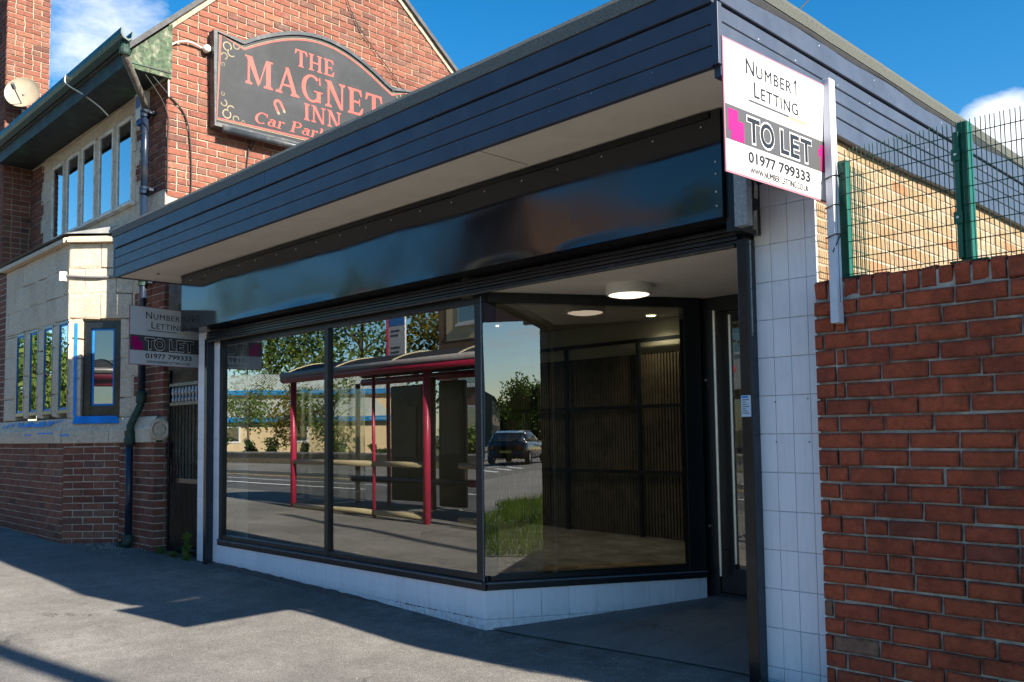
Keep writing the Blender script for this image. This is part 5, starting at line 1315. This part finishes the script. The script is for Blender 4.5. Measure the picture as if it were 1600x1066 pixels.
# clinic: front from L to R as seen in glass
cl = thing('clinic_building', 'cream single-storey building with ribbed roof and blue gutters, reflected in the left windows', 'building', (-48, -22, 0))
A0 = Vector((-44.0, -25.6, 0)); B0 = Vector((-56.5, -12.9, 0)); CU = (B0 - A0).normalized(); C_ = Pl(A0, (CU.x, CU.y)); C_.n = Vector((-CU.y, CU.x, 0)) if Vector((-CU.y, CU.x, 0)).dot(Vector((1, 1, 0))) > 0 else Vector((CU.y, -CU.x, 0))
CLn = (B0 - A0).length
MB().box(C_, 0, CLn, -8, 0, -.3, 4.0).build('upper_wall', cream_w, cl)
MB().box(C_, .3, CLn, .001, 3.0, -.3, 2.25).build('lower_wall', cream_w, cl)
def ribroof(a0, a1, d0, z0, d1, z1, nm, end=None):
    mb = MB(); n = int((a1 - a0) / .18)
    for i in range(n):
        for (o0, o1, h0) in ((0, .6, .0), (.6, 1., .05)):
            q0 = a0 + (i + o0) * .18; q1 = a0 + (i + o1) * .18
            mb.quad(C_.p(q0, d0, z0 + h0), C_.p(q1, d0, z0 + h0), C_.p(q1, d1, z1 + h0), C_.p(q0, d1, z1 + h0))
    o = mb.build(nm, simple('ribbed_roof', (.42, .45, .40), .5, .06, 2) if 'ribbed_roof' not in MATS else MATS['ribbed_roof'], cl); return o
ribroof(-.2, CLn, .35, 4.05, -4, 5.35, 'roof'); ribroof(1.6, CLn, 3.35, 2.32, .0, 3.6, 'lower_roof')
MB().prism([C_.p(.0, 3.35, 2.3), C_.p(1.6, 3.35, 2.3), C_.p(1.6, 0, 3.6)], (0, 0, -.02)).build('hip', MATS['ribbed_roof'], cl)
for a, z in ((.4, 4.0), (3.4, 2.28)):
    MB().box(C_, -.3, CLn, a - .03, a + .04, z - .02, z + .11).build('gutter', blue_f, cl); MB().box(C_, -.3, CLn, a - .05, a + .0, z - .16, z - .05).build('fascia', blue_f, cl)
for a in (5.0, 9.0, 13.5): w_ = MB().box(C_, a, a + 1.0, 3.001, 3.03, .9, 1.9).build('window', white_p, cl); MB().box(C_, a + .1, a + .9, 3.031, 3.035, 1.0, 1.8).build('pane', glass_old, w_)
# brick house
hb = thing('brick_house', 'tall brown brick house with white framed windows, reflected at the right of the big pane', 'house', (-23, -15, 0))
HP = Pl((0, -13.6, 0), (-1, 0)); 
MB().wbox(-25.9, -19.5, -21, -13.6, -.2, 9).build('wall', house_brick, hb)
MB().prism([(-25.6, -13.2, 9), (-19.3, -13.2, 9), (-19.3, -17.3, 12), (-25.6, -17.3, 12)], (0, 0, -.15)).build('roof', slate, hb)
MB().box(HP, 19.5, 25.4, .001, .02, 4.75, 6.3).build('render_band', cream_w, hb)
for (a0, a1, z0, z1) in ((23.45, 24.7, 5.35, 6.3), (23.6, 24.7, 3.05, 3.75), (23.6, 24.8, 1.45, 2.3), (20.5, 21.7, 5.35, 6.3), (20.5, 21.7, 3.05, 3.9)):
    f_ = MB().box(HP, a0, a1, .021, .06, z0, z1).build('window', white_p, hb); MB().box(HP, a0 + .07, a1 - .07, .061, .065, z0 + .07, z1 - .07).build('pane', glass_old, f_)
    MB().box(HP, a0 - .08, a1 + .08, .02, .12, z0 - .1, z0 - .002).build('sill', white_p, f_)
def leafmass(name, c, r, n, s, mat, parent=None, clump=None, seed=1):
    R = np.random.RandomState(seed); c = np.array(c, float); r = np.array(r, float)
    K = clump or max(8, n // 120)
    cc = R.normal(size=(K, 3)); cc /= np.linalg.norm(cc, axis=1)[:, None]; cc *= (R.rand(K, 1) ** .45) * .85
    idx = R.randint(0, K, n); p = cc[idx] + R.normal(size=(n, 3)) * .17
    p = c + p * r
    d1 = R.normal(size=(n, 3)); d1 /= np.linalg.norm(d1, axis=1)[:, None]; d2 = np.cross(d1, R.normal(size=(n, 3))); d2 /= np.linalg.norm(d2, axis=1)[:, None]
    sz = s * (.6 + .8 * R.rand(n, 1)); V = np.stack([p - d1 * sz, p + d2 * sz * .5, p + d1 * sz, p - d2 * sz * .5], 1).reshape(-1, 3)
    me = bpy.data.meshes.new(name); Fc = np.arange(4 * n).reshape(-1, 4); me.from_pydata(V.tolist(), [], Fc.tolist()); me.materials.append(mat); me.update()
    o = bpy.data.objects.new(name, me); return finish(o, parent)
def tree(label, x, y, h, r, mat, n=5000, s=.12, seed=1, trunk=.35, z0=-.2, group='trees across the street'):
    t = thing('tree', label, 'tree', (x, y, z0), group=group)
    cz = h - r * 1.05
    tb = MB().tube([(x, y, z0), (x + .1, y, z0 + cz * .5), (x + .05, y + .1, cz), (x, y, cz + r * .5)], [trunk * .6, trunk * .42, trunk * .3, trunk * .08], 8)
    rr = random.Random(seed)
    for k in range(7):
        a = rr.random() * 6.28; zz = cz - r * .5 + rr.random() * r * .8; tb.tube([(x, y, zz), (x + math.cos(a) * r * .4, y + math.sin(a) * r * .4, zz + r * .3), (x + math.cos(a) * r * .75, y + math.sin(a) * r * .75, zz + r * .45)], [trunk * .2, trunk * .12, trunk * .03], 5)
    tb.build('trunk', bark, t)
    leafmass('crown', (x, y, cz), (r, r, r * 1.1), n, s, mat, t, seed=seed)
    return t
bush_g = 'shrubs behind the garden wall'
hd = leafmass('hedge', (-23.4, -12.9, .95), (1.7, .5, .55), 4500, .07, leaf_g, None, clump=200, seed=31); tag(hd, 'clipped green hedge in front of the brown brick house', 'hedge')
for i, (x, y, h_, r_) in enumerate(((-40, -13.2, .9, .6), (-37.2, -13.0, 1.1, .7), (-34.6, -13, .8, .5), (-31.5, -13, .9, .6), (-29, -13.1, .8, .6), (-43.5, -13.3, 1.3, .9))):
    sh_ = leafmass('shrub', (x, y, h_ * .7), (r_, r_ * .7, h_ * .6), 700, .08, leaf_g if i % 2 else leaf_d, None, seed=40 + i); tag(sh_, ('small', 'low', 'rounded', 'squat', 'leafy', 'largest')[i] + ' shrub behind the garden wall, ' + ('third', 'fourth', 'fifth', 'sixth', 'seventh', 'first')[i] + ' from the left in the reflection', 'shrub', group=bush_g)
tree('slim young tree in front of the cream building, left in the glass', -41.5, -14.0, 4.6, 1.7, leaf_g, 1500, .085, 3, .16)
tree('spreading green tree in front of the cream building, middle of the left pane', -33.0, -13.5, 4.2, 1.7, leaf_g, 1500, .085, 4, .16)
tree('small reddish tree by the red shelter post in the glass', -37.0, -14.0, 3.6, 1.3, leaf_y, 1600, .09, 5, .14)
tl = ((-75, -34, 16, 6.5, leaf_g), (-66, -38, 17, 7, leaf_g), (-57, -40, 17, 7, leaf_y), (-50, -42, 18, 7, leaf_g), (-41, -42, 17, 7, leaf_g), (-33, -40, 16, 6, leaf_d), (-95, -30, 15, 7, leaf_g), (-88, -18, 12, 5, leaf_d), (-72, -16, 9, 4, leaf_g), (-26, -34, 15, 6, leaf_g))
for i, (x, y, h_, r_, m_) in enumerate(tl):
    tree(('yellowing tree' if m_ is leaf_y else 'dark tree' if m_ is leaf_d else 'green tree') + ' far behind the cream building, ' + ('first', 'second', 'third', 'fourth', 'fifth', 'sixth', 'at the far left end', 'at the left end near the road', 'left of the roof', 'nearest the brown house')[i] + (' from the left' if i < 6 else ''), x, y, h_, r_, m_, 3600, .24, 10 + i, .5)
# white boarded house opposite the door
wh = thing('boarded_house', 'white weatherboarded shop house opposite, reflected in the door glass', 'house', (-15, -13, 0))
MB().wbox(-18.5, -11, -20, -13.2, -.2, 6.5).build('wall', house_brick, wh)
wbm = simple('white_weatherboard', (.50, .49, .45), .7, .1, 3)
for i in range(10): MB().wbox(-18.3, -11.2, -13.199, -13.16 + .01, 2.5 + i * .2, 2.69 + i * .2).build('board', wbm, wh)
for x in (-17.2, -15.2, -13.0):
    f_ = MB().wbox(x, x + 1.1, -13.148, -13.12, 3.6, 4.8).build('window', white_p, wh); MB().wbox(x + .08, x + 1.02, -13.119, -13.116, 3.7, 4.7).build('pane', glass_old, f_)
MB().wbox(-18.3, -11.2, -13.199, -13.1, .2, 2.3).build('shopfront', dark_pan, wh)
for x in (-17.5, -15.6, -13.6): MB().wbox(x, x + 1.6, -13.099, -13.09, .5, 2.2).build('pane', glass_old, wh)
# terrace down the street
tr_lab = ['terraced house nearest the car', 'second terraced house beyond the car', 'third terraced house down the street', 'fourth terraced house down the street', 'fifth terraced house down the street', 'sixth terraced house down the street', 'last terraced house at the street end']
for i in range(7):
    q = 7.0 * i; HPl = Pl((76, -19.8, 0), (-.966, .26)); HPl.u = Vector((.966, -.26, 0)); HPl.n = Vector((.26, .966, 0))
    c0 = HPl.p(q, 0, 0); t = thing('terraced_house', tr_lab[i] + ', reflected in the splayed window', 'house', tuple(c0), group='terraced houses down the street')
    MB().box(HPl, q, q + 6.95, -8, 0, -.2, 5.0).build('wall', house_brick, t)
    MB().prism([HPl.p(q, .3, 5.0), HPl.p(q, -8.2, 5.0), HPl.p(q, -4, 7.3)], HPl.u * 6.95).build('roof', slate, t)
    MB().box(HPl, q + .3, q + 1.1, -4.4, -3.6, 7.0, 8.2).build('chimney', house_brick, t)
    for (a, z) in ((1.0, .8), (4.3, .8), (1.0, 3.2), (4.3, 3.2)):
        f_ = MB().box(HPl, q + a, q + a + 1.3, .001, .06, z, z + 1.4).build('window', white_p, t); MB().box(HPl, q + a + .1, q + a + 1.2, .061, .07, z + .1, z + 1.3).build('pane', glass_old, f_)
for i, (x, y) in enumerate(((34.3, -7.9), (52, -7.9))):
    t = thing('street_lamp', ('nearer' if i == 0 else 'farther') + ' tall grey street lamp down the road, reflected in the splayed window', 'street lamp', (x, y, 0), group='street lamps')
    MB().tube([(x, y, -.2), (x, y, 7.2)], [.09, .06], 8).build('pole', galv, t)
    MB().tube([(x, y, 7.15), (x, y + .6, 7.25), (x, y + 1.0, 7.25)], .035, 6).build('arm', galv, t); MB().wbox(x - .1, x + .1, y + .8, y + 1.5, 7.2, 7.3).build('lantern', grey_pl, t)
tree('rounded tree beyond the terrace at the end of the street', 80, -17.2, 7.6, 3.0, leaf_g, 3000, .2, 60, .4)
tree('dark tree on the near side far down the street', 78, 4.0, 10, 4.5, leaf_d, 3500, .2, 61, .5)
tree('big tree across the road far down the street', 88, -12.0, 10, 4.5, leaf_g, 3500, .2, 62, .5)
fw = leafmass('far_woods', (150, -42, 2.5), (14, 34, 5.0), 16000, .5, leaf_d, None, clump=240, seed=77); tag(fw, 'far line of dark trees closing the end of the street', 'woods', kind='stuff')
# car
car = thing('car', 'dark estate car driving away down the road, reflected in the splayed window', 'car', (30, -4.9, -.15))
cpaint = simple('car_paint', (.012, .013, .018), .18, .1, 3, coat=1.0); tint_g = simple('tinted_glass', (.02, .025, .03), .06, .1, 2)
CZ = rdz(30, -4.9)
def sect(x, hw, zs):  # closed half profile list -> ring
    return [(x, -4.9 - hw * w, CZ + z) for w, z in zs] + [(x, -4.9 + hw * w, CZ + z) for w, z in reversed(zs)]
def loft(secs, nm, mat, par):
    mb = MB(); m = len(secs[0])
    for s in secs: mb.v += s
    for i in range(len(secs) - 1):
        for j in range(m): k = (j + 1) % m; mb.f.append((i * m + j, i * m + k, (i + 1) * m + k, (i + 1) * m + j)); mb.mi.append(0)
    mb.f.append(tuple(range(m))); mb.mi.append(0); mb.f.append(tuple(len(mb.v) - m + j for j in reversed(range(m)))); mb.mi.append(0)
    return mb.build(nm, mat, par, smooth=True, bevel=0)
lowp = lambda zb, zt: [(.80, zb), (.96, zb + .08), (1.0, zb + .28), (.985, zt - .15), (.93, zt)]
body = loft([sect(27.85, .80, lowp(.38, .80)), sect(27.95, .88, lowp(.30, .98)), sect(28.4, .91, lowp(.24, 1.0)), sect(30, .92, lowp(.22, .98)), sect(31.2, .91, lowp(.22, .93)), sect(32.1, .86, lowp(.26, .78)), sect(32.35, .76, lowp(.34, .66))], 'body', cpaint, car)
cabp = lambda zb, zt: [(1.0, zb), (.93, zb + (zt - zb) * .6), (.80, zt - .03), (.66, zt)]
loft([sect(28.0, .82, cabp(.96, 1.02)), sect(28.35, .84, cabp(.96, 1.36)), sect(28.8, .85, cabp(.96, 1.45)), sect(29.8, .85, cabp(.96, 1.46)), sect(30.4, .84, cabp(.95, 1.36)), sect(31.1, .80, cabp(.92, .97))], 'cabin', tint_g, car)
loft([sect(28.38, .62, [(1, 1.365), (1, 1.39)]), sect(28.85, .66, [(1, 1.452), (1, 1.475)]), sect(29.8, .66, [(1, 1.462), (1, 1.482)]), sect(30.3, .64, [(1, 1.39), (1, 1.40)])], 'roof', cpaint, car)
for x in (28.55, 31.4):
    for y in (-5.75, -4.05):
        w_ = MB().lathe((x, y, CZ + .32), [(.18, -.1), (.32, -.1), (.33, -.06), (.33, .06), (.32, .1), (.18, .1)], 20, axis=(0, 1, 0)).build('wheel', simple('tyre', (.02, .02, .02), .8) if 'tyre' not in MATS else MATS['tyre'], car)
        MB().lathe((x, y, CZ + .32), [(.0001, -.09), (.19, -.085), (.19, .085), (.0001, .09)], 16, axis=(0, 1, 0)).build('rim', steel, w_)
for y in (-5.62, -4.36): MB().wbox(27.83, 27.95, y, y + .18, CZ + .68, CZ + .82).build('tail_light', simple('tail_red', (.5, .02, .01), .2) if 'tail_red' not in MATS else MATS['tail_red'], car)
MB().wbox(27.82, 27.86, -5.17, -4.63, CZ + .50, CZ + .61).build('number_plate', yellow_i, car)
# grass verge (right of the camera, seen in the splayed glass)
mb = MB(); R = np.random.RandomState(5)
for i in range(12000):
    x = R.uniform(-1.3, 8); y = R.uniform(1.45 + .25 * math.sin(x * 2), 3.8); z = pz(x, y); hgt = R.uniform(.05, .17); a = R.uniform(0, 6.28); w = .006; lx, ly = R.uniform(-.05, .05, 2)
    mb.poly([(x - w * math.cos(a), y - w * math.sin(a), z), (x + w * math.cos(a), y + w * math.sin(a), z), (x + lx, y + ly, z + hgt)])
tag(mb.build('grass', grass_m), 'rough grass verge in front of the boundary wall, seen in the splayed glass', 'grass', kind='stuff')
sheet('verge_soil', lin(-1.3, 8.2, 11), lin(1.45, 3.82, 4), lambda x, y: pz(x, y) + .006, earth)
tp = thing('telegraph_pole', 'wooden telegraph pole standing beside the boundary wall out of view', 'telegraph pole', (3.2, 2.75, 0)); MB().tube([(3.2, 2.75, -.1), (3.2, 2.75, 9.2)], [.10, .075], 12).build('pole', bark, tp)
